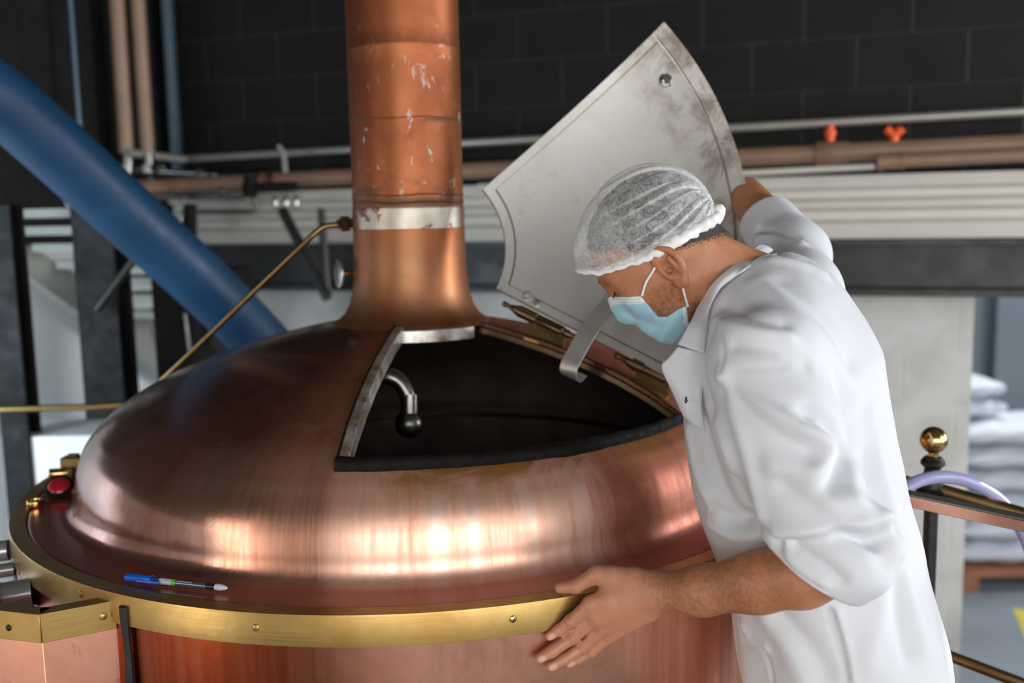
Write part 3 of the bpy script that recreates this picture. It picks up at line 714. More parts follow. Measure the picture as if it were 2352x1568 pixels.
def lid_patch_var(name, rs, tsf, o_in, o_out, mat, parent):
    nt = len(tsf(rs[0])); nr = len(rs); vs = [lidp(r, t, off) for off in (o_in, o_out) for r in rs for t in tsf(r)]; N = nr*nt; fs = []
    for i in range(nr-1):
        for j in range(nt-1):
            a = i*nt+j; q = (a, a+1, a+nt+1, a+nt); fs.append(q); fs.append(tuple(N+k for k in q[::-1]))
    ring = [j for j in range(nt)]+[i*nt+nt-1 for i in range(1, nr)]+[(nr-1)*nt+j for j in range(nt-2, -1, -1)]+[i*nt for i in range(nr-2, 0, -1)]
    for k in range(len(ring)): a, b = ring[k], ring[(k+1) % len(ring)]; fs.append((a, N+a, N+b, b))
    o = MB().add(vs, fs).build(name, mat, parent)
    a_ = o.data.attributes.new('edge', 'FLOAT', 'POINT')
    a_.data.foreach_set('value', [float((r-LI)/(LO_-LI)) for _ in (0, 1) for r in rs for t in tsf(r)]); return o
lid_patch_var('outer_skin', np.linspace(LI, LO_, 30), lambda r: np.linspace(LL, LRf(r), 44), -.006, .0, M['cover_copper'], lid)
wd = .019                                             # rim strip width (m)
def tw(r): return math.degrees(wd/r)
# inner pan, inset from the rim
rs2 = np.linspace(LI+wd+.003, LO_-wd-.010, 30)
def pan_ts(r): return np.linspace(LL+tw(r)+.25, LRf(r)-tw(r)-.3, 44)
pan = lid_patch_var('inner_pan', rs2, pan_ts, .0005, .0085, M['lid'], lid)
# dark backing, seen as a line around the pan and the rim strips
lid_patch_var('backing', np.linspace(LI+.002, LO_-.002, 24), lambda r: np.linspace(LL+.3, LRf(r)-.3, 40), .0, .002, M['bronze'], lid)
def rim_strip(name, rs, tsf): return lid_patch_var(name, rs, tsf, .0, .0065, M['lid'], lid)
rim_strip('rim_strip', np.linspace(LI, LO_, 30), lambda r: np.linspace(LL, LL+tw(r), 4))
rim_strip('rim_strip', np.linspace(LI, LO_, 30), lambda r: np.linspace(LRf(r)-tw(r), LRf(r), 4))
rim_strip('rim_strip', np.linspace(LI, LI+wd, 4), lambda r: np.linspace(LL, LRf(r), 44))
rim_strip('rim_strip', np.linspace(LO_-wd-.007, LO_, 4), lambda r: np.linspace(LL, LRf(r), 44))
ts_ = np.linspace(LL+1.2, LRf(LO_)-1.2, 50)
MB().tube([lidp(LO_-wd-.0085, t, .0095) for t in ts_], .0022, 8).build('edge_bead', M['stainless'], lid)
def lid_at(x, y, off=.0085):
    best = None
    for r in np.linspace(LI, LO_, 60):
        for t in np.linspace(LL, LRf(r), 60):
            q = RC @ (lidp(r, t, off)-CAM); e = (W_/2+F_*q[0]/q[2]-x)**2+(H_/2-F_*q[1]/q[2]-y)**2
            if best is None or e < best[0]: best = (e, r, t)
    _, r, t = best; p = lidp(r, t, off); n = lidp(r, t, off+.01)-p; return p, n/np.linalg.norm(n)
p, n = lid_at(1527, 183)
MB().lathe([(.0155, -.001), (.0155, .002), (.0105, .002), (.0118, .003), (.0118, .008), (.0095, .0105), (.0001, .011)], p, n, 24).build('lid_bolt', M['stainless'], lid)
for (x, y), m_, r_ in (((1211, 681), 'stainless_dull', .0095), ((1234, 699), 'stainless', .0068)):
    p, n = lid_at(x, y); MB().lathe([(r_, -.002), (r_, .005), (r_*.8, .0075), (.0001, .008)], p, n, 6 if r_ > .008 else 20).build('hinge_bolt', M[m_], lid, smooth=r_ < .008)
# flat stop bar riveted to the lid and reaching down into the hatch
pa, na = lid_at(1425, 660); pb_, nb = lid_at(1395, 712)
path = spline([pa+na*.004, pb_+nb*.010, at(1355, 755, 2.02), at(1322, 812, 1.995), at(1308, 838, 1.985), at(1306, 858, 1.99), at(1316, 868, 2.015), at(1330, 856, 2.04)], 6)
wv = AX*.55+np.array([.55, -.45, .35]); wv = AX
vs, fs = [], []
for i, p in enumerate(path):
    tg = path[min(i+1, len(path)-1)]-path[max(i-1, 0)]; tg /= np.linalg.norm(tg); w = wv-tg*(wv@tg); w /= np.linalg.norm(w); nn = np.cross(tg, w)
    for a, b in ((-1, -1), (1, -1), (1, 1), (-1, 1)): vs.append(p+w*a*.0185+nn*b*.002)
k = len(path); fs = [(i*4+j, i*4+(j+1) % 4, (i+1)*4+(j+1) % 4, (i+1)*4+j) for i in range(k-1) for j in range(4)]+[(3, 2, 1, 0), ((k-1)*4, (k-1)*4+1, (k-1)*4+2, (k-1)*4+3)]
MB().add(vs, fs).build('stop_bar', M['lid'], lid, bevel=.0008)
# two loose-pin hinges: barrels with turned tips, brass leaf on the dome
def hinge_set(xa, ya, xb, yb):
    a, b = rayplane(xa, ya, -24)-RC[2]*.016, rayplane(xb, yb, -24)-RC[2]*.016; L = np.linalg.norm(b-a); d = (b-a)/L
    rad = .0118
    br = MB().lathe([(.0001, 0), (.0055, .002), (.0062, .006), (.0055, .013), (.0042, .018), (.0075, .028), (.0085, .034), (.0105, .035), (.0105, .042), (rad*1.1, .043), (rad*1.1, L*.46), (rad*.94, L*.465), (rad*.94, L*.475), (rad, L*.48), (rad, L*.80), (.009, L*.815), (.0085, L*.88), (.0055, L*.92), (.005, L)], a, d, 24).build('hinge_barrel', M['bronze'], ket)
    c0, c1 = a+d*L*.36, a+d*L*.84; s = surf(.3)
    lowl = []
    for c in (c0, c1):
        rr = np.hypot(c[0]-KX, c[1]-KY); lowl.append(np.array([c[0], c[1], surf(rr)+.001]))
    toward = ang_side(-24, -1)*.016
    P = [c0, c1, lowl[1]+toward, lowl[0]+toward]; nrm = np.cross(P[1]-P[0], P[3]-P[0]); nrm /= np.linalg.norm(nrm); Q = [p+nrm*.006 for p in P]
    MB().add(P+Q, [(0, 1, 2, 3), (7, 6, 5, 4), (0, 4, 5, 1), (1, 5, 6, 2), (2, 6, 7, 3), (3, 7, 4, 0)]).build('hinge_leaf', M['brass_dull'], br)
    # foot plate lying on the dome
    P = [lowl[0]+toward*.6, lowl[1]+toward*.6, lowl[1]+toward*1.9, lowl[0]+toward*1.9]; P = [np.array([p[0], p[1], surf(np.hypot(p[0]-KX, p[1]-KY))+.004]) for p in P]
    Q = [p-np.array([0, 0, .006]) for p in P]
    MB().add(P+Q, [(0, 1, 2, 3), (7, 6, 5, 4), (0, 4, 5, 1), (1, 5, 6, 2), (2, 6, 7, 3), (3, 7, 4, 0)]).build('hinge_foot', M['brass'], br)
hinge_set(1154, 696, 1326, 778); hinge_set(1408, 814, 1560, 884)

# ------------------------------------------------------------------ things resting on the kettle's flange, and beside it
# blue pen
pz = 1.0085
a = atz(290, 1326, pz); b = atz(523, 1351, pz); L = np.linalg.norm(b-a); d = (b-a)/L; rp = .0050
pen = empty('ballpoint_pen', (a+b)/2-np.array([0, 0, .0065]), 'blue-capped ballpoint pen lying on the kettle flange', 'pen')
MB().lathe([(.0001, 0), (.0058, .0005), (.0064, .002), (.0067, L*.245), (.0076, L*.25), (.0076, L*.262), (.0052, L*.263)], a+up*.0012, d, 20).build('cap', M['pen_blue'], pen)
sd = np.cross(d, up)
mb = MB(); mb.obox(a+d*L*.25+sd*.0068+up*.0004, (d, sd, up), (L*.115, .0022, .0026)); mb.build('cap_clip', M['pen_blue'], pen, bevel=.0008)
MB().lathe([(rp, L*.262), (rp, L*.885)], a+up*.0006, d, 20).build('barrel', M['pen_body'], pen)
def band_on(name, t0, t1, mat, dr=.00012): MB().lathe([(rp, L*t0), (rp+dr, L*t0), (rp+dr, L*t1), (rp, L*t1)], a+up*.0006, d, 20).build(name, M[mat], pen)
band_on('paper_label', .345, .465, 'pen_label'); band_on('green_dot', .468, .502, 'pen_green')
nv = up*.75-sd*.66*-1; nv = np.array([0, -.62, .78]); 
for i in range(7):
    t = .525+i*.021; mb = MB(); c = a+up*.0006+d*L*t+nv*(rp+.00005); mb.obox(c, (d, np.cross(nv, d), nv), (L*.0075, .0009, .0001)); mb.build('grey_letter', M['pen_label'], pen)
band_on('ink_end', .80, .885, 'pen_black'); 
MB().lathe([(rp+.0002, L*.885), (rp+.0004, L*.93), (.0030, L*.985), (.0008, L), (.0001, L)], a+up*.0006, d, 20).build('tip_cap', M['pen_tip'], pen)
# brass latch, cylinder bolt, ring nut and a red lamp on the left of the flange
la = atz(168, 1092, 1.0)
t = empty('brass_latch', la, 'small brass latch block standing at the back left of the kettle flange', 'latch')
mb = MB(); mb.box((la[0]-.022, la[1]-.015, 1.0), (la[0]+.022, la[1]+.02, 1.045)); mb.build('block', M['brass_dull'], t, bevel=.002)
mb = MB(); mb.box((la[0]-.008, la[1]-.008, 1.045), (la[0]+.016, la[1]+.008, 1.052)); mb.build('tab', M['bronze'], t, bevel=.002)
lb = atz(140, 1098, 1.0)
t = empty('hinge_pin', lb, 'short polished brass cylinder lying before the latch block', 'cylinder')
MB().lathe([(.0001, 0), (.0105, .0008), (.0115, .002), (.0115, .044), (.0105, .046), (.0001, .0465)], lb+np.array([-.024, -.004, .0125]), (1, .12, 0), 20).build('barrel', M['brass_polished'], t)
mb = MB(); mb.box((lb[0]+.020, lb[1]-.012, 1.0), (lb[0]+.032, lb[1]+.016, 1.024)); mb.build('end_block', M['bronze'], t, bevel=.002)
rc = atz(132, 1142, 1.0)
t = empty('signal_lamp', rc, 'red lamp with a black rim lying on the left of the kettle flange', 'lamp')
tilt = np.array([.10, -.55, .83]); tilt /= np.linalg.norm(tilt); c = rc+np.array([0, .012, .021])
MB().lathe([(.0001, -.014), (.020, -.013), (.028, -.006), (.030, .0), (.027, .004), (.023, .004)], c, tilt, 32).build('rim', M['rubber'], t)
MB().lathe([(.0235, .002), (.021, .006), (.012, .010), (.0001, .0115)], c, tilt, 32).build('lens', M['red_plastic'], t)
mb = MB(); mb.tube([rc+np.array([-.03, .02, .012]), rc+np.array([-.012, .075, .012])], .009, 14); mb.build('stem', M['black_metal'], t)
rn = atz(82, 1163, 1.0)
t = empty('ring_nut', rn, 'small brass ring nut sitting on the flange beside the red lamp', 'nut')
MB().lathe([(.010, .0), (.0165, .0), (.0175, .003), (.0165, .013), (.0145, .015), (.011, .015), (.010, .012), (.010, .0)], rn, n=28).build('ring', M['brass_polished'], t)
# copper-clad corner cover in front of the kettle, capped with brass
zt_ = .985
Q = [atz(-190, 1382, zt_), atz(92, 1411, zt_), atz(264, 1379, zt_)]
c2 = np.array([KX, KY, zt_])
back = [Q[2]+(c2-Q[2])/np.linalg.norm(c2-Q[2])*.0, ]
pf = empty('pipe_cover', (Q[1]+Q[2])/2*np.array([1, 1, 0])+np.array([-.1, .06, 0]), 'faceted copper pipe cover with brass cap at the bottom left corner', 'cover')
inw = [np.array([.02, .16, 0]), np.array([-.02, .16, 0]), np.array([-.05, .10, 0])]
def facet(name, z0, z1, out, mat, idx, th=.004):
    a, b = Q[idx], Q[idx+1]; d = (b-a)/np.linalg.norm(b-a); n = np.cross(d, up)
    P = [np.array([*(q+n*out)[:2], z]) for q, z in ((a, z0), (b, z0), (b, z1), (a, z1))]; R = [p-n*th for p in P]
    return MB().add(P+R, [(0, 1, 2, 3), (7, 6, 5, 4), (0, 4, 5, 1), (1, 5, 6, 2), (2, 6, 7, 3), (3, 7, 4, 0)]).build(name, M[mat], pf, bevel=.0008)
for i in (0, 1):
    facet('copper_panel', 0.0, zt_-.004, 0., 'cover_copper', i)
    fb = facet('brass_edge', zt_-.046, zt_, .0022, 'brass', i, .006)
    a, b = Q[i], Q[i+1]; dd = (b-a)/np.linalg.norm(b-a); nn = np.cross(dd, up)
    P = [a+nn*.002, b+nn*.002, b-nn*.026, a-nn*.026]; T = [p+up*.001 for p in P]; B = [p-up*.003 for p in P]
    MB().add(T+B, [(0, 1, 2, 3), (7, 6, 5, 4), (0, 4, 5, 1), (1, 5, 6, 2), (2, 6, 7, 3), (3, 7, 4, 0)]).build('brass_top', M['brass'], pf, bevel=.0008)
def on_facet(i, x, y):
    a, b = Q[i], Q[i+1]; dd = (b-a)/np.linalg.norm(b-a); nn = np.cross(dd, up); d = ray(x, y); return CAM+d*((nn@(a+nn*.0022-CAM))/(nn@d)), nn
p, n = on_facet(1, 237, 1415); screw(p, n, .0062, 'brass', pf); p, n = on_facet(0, 20, 1441); screw(p, n, .0052, 'black_metal', pf)
jb = on_cyl(292, 1470, .852)
MB().tube([np.array([jb[0], jb[1], z]) + np.array([.001*math.sin(z*37), 0, 0]) for z in np.linspace(.05, .985, 50)], [.0075+.0009*math.sin(z*53) for z in np.linspace(.05, .985, 50)], 8).build('seal_bead', M['black_metal'], pf)
# stainless pipe ends under the rim at the far left
for i, (x, y, r, lab) in enumerate(((26, 1262, .0200, 'upper stainless pipe end under the kettle rim at the left edge'), (40, 1305, .0135, 'thin middle stainless pipe end under the kettle rim'), (80, 1359, .0270, 'lowest and thickest stainless pipe end, above the brass-capped cover'))):
    p = on_cyl(x, y, .843); rd = np.array([p[0]-KX, p[1]-KY, 0]); rd /= np.linalg.norm(rd); rd = rd*.8+np.array([-.5, .08, -.06]); rd /= np.linalg.norm(rd)
    t = empty('pipe_end', p, lab, 'pipe', None)
    MB().lathe([(r, .004), (r, .30)], p, rd, 28).build('pipe', M['pipe_steel'], t)
    MB().lathe([(r, .052), (r*1.06, .052), (r*1.06, .056), (r, .056)], p, rd, 28).build('weld_ring', M['iron_grey'], t)
    MB().lathe([(r, .088), (r*1.45, .088), (r*1.45, .104), (r, .106)], p, rd, 28).build('flange', M['pipe_steel'], t)
p = at(107, 1372, 1.83)
t = empty('clamp_bracket', p, 'curved stainless clamp bracket between the lowest pipe and the brass-capped cover', 'bracket')
arc = [p+np.array([.016*math.sin(q)-.006, .0, .020*math.cos(q)-.004]) for q in np.linspace(-1.5, 1.5, 14)]+[p+np.array([.012, 0, -.03])]
vs, fs = [], []
for i, q in enumerate(arc):
    tg = arc[min(i+1, len(arc)-1)]-arc[max(i-1, 0)]; tg /= np.linalg.norm(tg); nn = np.cross(tg, [0, 1, 0])
    for a_, b_ in ((-1, -1), (1, -1), (1, 1), (-1, 1)): vs.append(q+np.array([0, a_*.016, 0])+nn*b_*.0025)
k = len(arc); fs = [(i*4+j, i*4+(j+1) % 4, (i+1)*4+(j+1) % 4, (i+1)*4+j) for i in range(k-1) for j in range(4)]+[(3, 2, 1, 0), ((k-1)*4, (k-1)*4+1, (k-1)*4+2, (k-1)*4+3)]
MB().add(vs, fs).build('strap', M['stainless'], t, bevel=.001)
# ------------------------------------------------------------------ implicit-surface modelling for the brewer
def A(*v): return np.array(v, np.float32)
def smin(a, b, k):
    h = np.clip(.5+.5*(b-a)/k, 0, 1); return b*(1-h)+a*h-k*h*(1-h)
def smax(a, b, k): return -smin(-a, -b, k)
def rcone(p, a, b, ra, rb):
    """tapered capsule"""
    a = np.asarray(a, np.float32); b = np.asarray(b, np.float32); ba = b-a; l2 = float(ba@ba)
    t = np.clip((p-a)@ba/l2, 0, 1); d = p-a-t[:, None]*ba
    return np.sqrt((d*d).sum(1))-(ra+(rb-ra)*t)
def chain(p, pts, rs, k=.02):
    d = None
    for i in range(len(pts)-1):
        e = rcone(p, pts[i], pts[i+1], rs[i], rs[i+1]); d = e if d is None else smin(d, e, k)
    return d
def ellip(p, c, r):
    q = (p-np.asarray(c, np.float32)); r = np.asarray(r, np.float32)
    k0 = np.sqrt(((q/r)**2).sum(1)); k1 = np.sqrt(((q/(r*r))**2).sum(1))+1e-9
    return k0*(k0-1)/k1
def sph(p, c, r): d = p-np.asarray(c, np.float32); return np.sqrt((d*d).sum(1))-r
def mesh_sdf(f, lo, hi, h, B=12):
    """block-sparse sampling of f, then naive surface nets"""
    lo = np.array(lo, float); n = np.ceil((np.array(hi)-lo)/h/B).astype(int)*B+1
    V = np.full(n, 1., np.float32); nb = (n-1)//B
    gi = np.stack(np.meshgrid(*[np.arange(k) for k in nb], indexing='ij'), -1).reshape(-1, 3)
    cen = lo+(gi+.5)*B*h; d = np.concatenate([f(c.astype(np.float32)) for c in np.array_split(cen, max(1, len(cen)//200000))])
    act = np.abs(d) < B*h*.9+.008
    for g, dd in zip(gi[~act], d[~act]):
        if dd < 0: V[g[0]*B:g[0]*B+B+1, g[1]*B:g[1]*B+B+1, g[2]*B:g[2]*B+B+1] = -1
    loc = np.stack(np.meshgrid(*[np.arange(B+1)]*3, indexing='ij'), -1).reshape(-1, 3)
    ga = gi[act]
    for ch_ in np.array_split(ga, max(1, len(ga)//120)):
        idx = (ch_[:, None, :]*B+loc[None]).reshape(-1, 3)
        V[idx[:, 0], idx[:, 1], idx[:, 2]] = f((lo+idx*h).astype(np.float32))
    S = V < 0
    cnt = np.zeros(n-1, np.uint8)
    for i in (0, 1):
        for j in (0, 1):
            for k in (0, 1): cnt += S[i:n[0]-1+i, j:n[1]-1+j, k:n[2]-1+k]
    cells = np.argwhere((cnt > 0) & (cnt < 8)); idm = np.full(n-1, -1, np.int32); idm[tuple(cells.T)] = np.arange(len(cells))
    acc = np.zeros((len(cells), 3)); num = np.zeros(len(cells))
    cor = [(i, j, k) for i in (0, 1) for j in (0, 1) for k in (0, 1)]
    val = {c: V[cells[:, 0]+c[0], cells[:, 1]+c[1], cells[:, 2]+c[2]] for c in cor}
    for c in cor:
        for a in range(3):
            if c[a] == 0:
                e = list(c); e[a] = 1; e = tuple(e); v0, v1 = val[c], val[e]; m = (v0 < 0) != (v1 < 0)
                t = np.where(m, v0/(v0-v1+1e-12), 0); pt = np.repeat(np.array(c, float)[None], len(cells), 0); pt[:, a] = t
                acc[m] += pt[m]; num[m] += 1
    verts = lo+(cells+acc/num[:, None])*h
    F = []
    for a in range(3):
        sl0 = [slice(None)]*3; sl1 = [slice(None)]*3; sl0[a] = slice(0, -1); sl1[a] = slice(1, None)
        s0 = S[tuple(sl0)]; e = np.argwhere(s0 != S[tuple(sl1)]); b, c = (a+1) % 3, (a+2) % 3
        e = e[(e[:, b] > 0) & (e[:, c] > 0) & (e[:, b] < n[b]-1) & (e[:, c] < n[c]-1)]
        def cell(db, dc):
            q = e.copy(); q[:, b] -= db; q[:, c] -= dc; return idm[q[:, 0], q[:, 1], q[:, 2]]
        q = np.stack([cell(1, 1), cell(0, 1), cell(0, 0), cell(1, 0)], 1)
        flip = ~s0[e[:, 0], e[:, 1], e[:, 2]]; q[flip] = q[flip][:, ::-1]; F.append(q[(q >= 0).all(1)])
    return verts, np.concatenate(F)
def np_mesh(name, V, F, mat, parent):
    me = bpy.data.meshes.new(name); me.vertices.add(len(V)); me.vertices.foreach_set('co', np.asarray(V, np.float32).ravel())
    me.loops.add(len(F)*4); me.loops.foreach_set('vertex_index', F.astype(np.int32).ravel())
    me.polygons.add(len(F)); me.polygons.foreach_set('loop_start', np.arange(0, len(F)*4, 4, dtype=np.int32))
    me.update(calc_edges=True); me.validate(); return link_mesh(name, me, mat, parent)
def relax(V, F, it=2, lam=.5):
    for _ in range(it):
        acc = np.zeros_like(V); num = np.zeros(len(V))
        for a, b in ((0, 1), (1, 2), (2, 3), (3, 0)):
            np.add.at(acc, F[:, a], V[F[:, b]]); np.add.at(acc, F[:, b], V[F[:, a]]); np.add.at(num, F[:, a], 1); np.add.at(num, F[:, b], 1)
        V = V+(acc/np.maximum(num, 1)[:, None]-V)*lam
    return V
def normals(V, F):
    n = np.cross(V[F[:, 2]]-V[F[:, 0]], V[F[:, 3]]-V[F[:, 1]]); N = np.zeros_like(V)
    for a in range(4): np.add.at(N, F[:, a], n)
    return N/(np.linalg.norm(N, axis=1)[:, None]+1e-12)
def dseg(P, pts):
    """distance of points to a polyline"""
    d = np.full(len(P), 9.)
    for a, b in zip(pts[:-1], pts[1:]):
        ba = b-a; t = np.clip((P-a)@ba/(ba@ba+1e-12), 0, 1); d = np.minimum(d, np.linalg.norm(P-a-t[:, None]*ba, axis=1))
    return d
def march(f, x, y, d0=.9, d1=2.4):
    """distance at which the photo ray meets surface f"""
    ts = np.linspace(d0, d1, 700); r = ray(x, y); v = f((CAM+ts[:, None]*r).astype(np.float32)); i = np.argmax(v < 0)
    return ts[i] if v[i] < 0 else None

def bounded(f, c, R, *a):
    """f near c; a safe far value elsewhere"""
    def g(p):
        dd = sph(p, c, 0.); near = dd < R+.03; out = np.maximum(dd-R, .03).astype(np.float32)
        if near.any(): out[near] = f(p[near])
        return out
    return g
# ---- skin, cloth and the other materials he wears
def skin():
    k = NT('skin'); v = k.obj(); f = k.noise(v, 9, 5, .6); g = k.noise(v, 55, 4, .65)
    col = k.mix(k.ramp(f, .3, .7), (.50, .225, .118), (.41, .165, .082))
    col = k.mix(k.math('MULTIPLY', k.ramp(g, .45, .7), .25), col, (.20, .07, .032))
    att = k.n('ShaderNodeAttribute', attribute_name='tone').outputs['Vector']
    s = k.n('ShaderNodeSeparateXYZ'); k.l(att, s.inputs[0])
    fz = k.noise(k.mapped(v, (1, 1, 1)), 140, 3, .7)
    col = k.mix(s.outputs[0], col, (.56, .26, .165))                      # lighter, pinker hand and neck
    col = k.mix(k.math('MULTIPLY', s.outputs[1], k.ramp(fz, .42, .62)), col, (.055, .025, .016))   # hairs, stubble and painted knuckle-crease shade
    col = k.mix(s.outputs[2], col, (.70, .40, .33))                        # nails
    k.bump(k.math('ADD', k.noise(v, 260, 3), k.math('MULTIPLY', g, 1.0)), .30, .0014)
    M['skin'] = k.set(col, .42, 0, Subsurface_Weight=.12, Subsurface_Radius=(.012, .005, .003), Specular_IOR_Level=.4)
skin()
def cloth(name, col, rough=.85, bump=.12):
    k = NT(name); v = k.obj(); n = k.noise(v, 16, 5, .6, .6); w = k.noise(v, 700, 2)
    k.bump(k.math('ADD', k.math('MULTIPLY', n, 1.), k.math('MULTIPLY', w, .10)), bump, .006)
    M[name] = k.set(k.mix(k.ramp(n, .3, .7), col, tuple(c*.97 for c in col)), rough, 0, Sheen_Weight=.08)
cloth('coat', (.68, .70, .745), .8, .22)
def maskmat():
    k = NT('mask_fabric'); v = k.obj(); n = k.noise(v, 40, 4, .6); ed = k.n('ShaderNodeAttribute', attribute_name='hem').outputs['Fac']
    wh = k.ramp(ed, .0122, .0128, 1, 0); dash = k.ramp(k.noise(v, 420, 1), .48, .52)
    ln = k.math('MAXIMUM', k.ramp(k.math('ABSOLUTE', k.math('SUBTRACT', ed, .0035)), .0003, .0006, 1, 0), k.ramp(k.math('ABSOLUTE', k.math('SUBTRACT', ed, .0095)), .0003, .0006, 1, 0))
    col = k.mix(wh, k.mix(k.ramp(n, .3, .7), (.34, .58, .70), (.38, .62, .73)), (.74, .79, .83)); col = k.mix(k.math('MULTIPLY', k.math('MULTIPLY', ln, dash), .6), col, (.20, .32, .42))
    k.bump(k.math('ADD', n, k.math('MULTIPLY', k.noise(v, 600, 2), .2)), .12, .003); M['mask'] = k.set(col, .8, 0, Sheen_Weight=.08)
maskmat()
cloth('mask_white', (.74, .80, .83), .8, .05); cloth('trousers', (.05, .055, .07)); cloth('shoe', (.02, .02, .02), .4)
plain('hair', (.012, .010, .009), .6, 0, .5, 120, .6, 260)
def scalp():
    k = NT('scalp_hair'); v = k.obj(); n = k.noise(v, 330, 3, .8); fade = k.n('ShaderNodeAttribute', attribute_name='fade').outputs['Fac']
    k.bump(n, .7, .004); k.set(k.mix(n, (.006, .005, .005), (.045, .035, .03)), .6, 0)
    al = k.ramp(k.math('SUBTRACT', k.math('MULTIPLY', fade, 1.25), k.ramp(n, .3, .7)), -.05, .1)
    tr = k.n('ShaderNodeBsdfTransparent'); mx = k.n('ShaderNodeMixShader')
    k.l(al, mx.inputs[0]); k.l(tr.outputs[0], mx.inputs[1]); k.l(k.b.outputs[0], mx.inputs[2]); k.l(mx.outputs[0], k.out.inputs[0]); M['scalp_hair'] = k.m
scalp()
def netmat():
    k = NT('net_fabric'); v = k.obj()
    f1 = k.noise(k.mapped(v, (1, 1, 1), rot=(.3, .2, .1)), 95, 6, .8, 1.6); f2 = k.noise(v, 22, 4, .6, .8)
    lw = k.n('ShaderNodeLayerWeight'); lw.inputs[0].default_value = .38
    al = k.math('ADD', k.ramp(f1, .38, .66, .05, .40), k.math('MULTIPLY', lw.outputs['Facing'], .40))
    al = k.math('ADD', al, k.ramp(f2, .45, .7, 0, .18), clamp=True)
    fold = k.n('ShaderNodeAttribute', attribute_name='fold').outputs['Fac']
    al = k.math('ADD', al, k.math('MULTIPLY', fold, .45), clamp=True)
    k.bump(f1, .25, .002)
    k.set((.86, .88, .89), .9, 0); tr = k.n('ShaderNodeBsdfTransparent'); mx = k.n('ShaderNodeMixShader')
    k.l(al, mx.inputs[0]); k.l(tr.outputs[0], mx.inputs[1]); k.l(k.b.outputs[0], mx.inputs[2]); k.l(mx.outputs[0], k.out.inputs[0]); M['net'] = k.m
netmat()
cloth('net_band', (.86, .87, .87), .9, .2)

# ---- pose: joints measured in the photo, at the distances they stand
HO = at(1545, 612, 1.56)                                   # head centre, between the ears
Fc = np.array([-.655, -.69, .30]); Fc /= np.linalg.norm(Fc)
HF = RC.T @ Fc                                            # face direction
hl = RC.T @ np.array([0, .06, -1.]); HL = hl-HF*(hl@HF); HL /= np.linalg.norm(HL)   # his left, toward the camera
HU = np.cross(HF, HL); HU /= np.linalg.norm(HU)
HM = np.stack([HF, HL, HU]).astype(np.float32)
def to_head(p): return (p-HO.astype(np.float32)) @ HM.T
def from_head(q): return HO+np.asarray(q, float) @ HM.astype(float)
def px_head(x, y, yl):
    d = ray(x, y); o = HO+HL*yl; p = CAM+d*((HL@(o-CAM))/(HL@d)); return (p-HO) @ HM.T.astype(float)
CF = np.array([-.97, .24, 0]); CL = np.array([-.24, -.97, 0])   # chest facing, his left
nk0 = from_head((-.028, 0, -.015)); nk1 = at(1712, 668, 1.575)
shL, shR = at(1752, 835, 1.375), at(1838, 678, 1.75)
elL = at(1940, 1282, 1.327); wrL = at(1512, 1358, 1.492)
elR = at(1822, 585, 1.88); wrR = at(1634, 366, 2.19)

def head_sdf(p, mask=False):
    q = to_head(p); s = np.abs(q[:, 1]); m = q.copy(); m[:, 1] = s
    d = ellip(q, (-.010, 0, .060), (.100, .076, .086))
    d = smin(d, ellip(q, (.030, 0, .030), (.062, .066, .066)), .03)
    d = smin(d, rcone(m, (.030, .012, .0), (.058, .006, -.055), .053, .026), .03)
    d = smin(d, rcone(m, (-.008, .048, -.030), (.052, .016, -.066), .018, .014), .022)
    d = smin(d, sph(q, (.066, 0, -.064), .019), .018)
    d = smin(d, rcone(m, (.085, .010, .060), (.066, .046, .050), .0105, .009), .014)
    d = smin(d, sph(m, (.060, .044, .002), .019), .02)
    d = smax(d, -sph(m, (.1010, .034, .041), .0175), .014)
    d = smin(d, ellip(m, (.0775, .033, .0415), (.0120, .0140, .0110)), .004)
    d = smin(d, rcone(q, (.088, 0, .052), (.107, 0, .000), .0075, .0115), .012)
    d = smin(d, sph(m, (.097, .011, -.004), .0085), .008)
    d = smin(d, ellip(q, (.086, 0, -.040), (.012, .024, .010)), .008)
    return d
EAR = [(.008, .000, .010), (.007, .005, .022), (.000, .010, .0325), (-.011, .013, .035), (-.022, .015, .027), (-.0265, .0165, .012), (-.024, .0155, -.002), (-.017, .013, -.014), (-.008, .008, -.024), (.001, .004, -.026), (.005, .001, -.019)]
EAR = [np.array([x-.002, .0715+y, z+.0]) for x, y, z in spline(EAR, 4)]
def ear_sdf(p):
    q = to_head(p); m = q.copy(); m[:, 1] = np.abs(q[:, 1])
    d = np.full(len(p), .05, np.float32); near = (np.abs(m-np.array([-.01, .08, .004], np.float32)) < .055).all(1)
    if near.any():
        n = m[near]; e = None
        N = len(EAR)
        for i in range(N-1):
            t = i/(N-1); r = .0042+.0012*math.sin(t*PI)+(.0028 if t > .74 else 0)*math.sin((t-.74)/.26*PI)
            c = rcone(n, EAR[i], EAR[i+1], r, r); e = c if e is None else np.minimum(e, c)
        pl = ellip(n, (-.010, .0775, .006), (.0175, .0062, .027)); e = smin(e, pl, .005)
        e = smax(e, -ellip(n, (-.004, .0845, .003), (.0120, .0105, .0155)), .004)
        e = smin(e, rcone(n, (-.015, .083, -.010), (-.017, .086, .016), .0032, .0030), .004)
        e = smin(e, rcone(n, (.005, .0735, -.006), (.005, .0745, .004), .0045, .004), .004)
        e = smax(e, -rcone(n, (-.003, .070, .001), (-.003, .09, .001), .0045, .0055), .003)
        d[near] = e
    return d
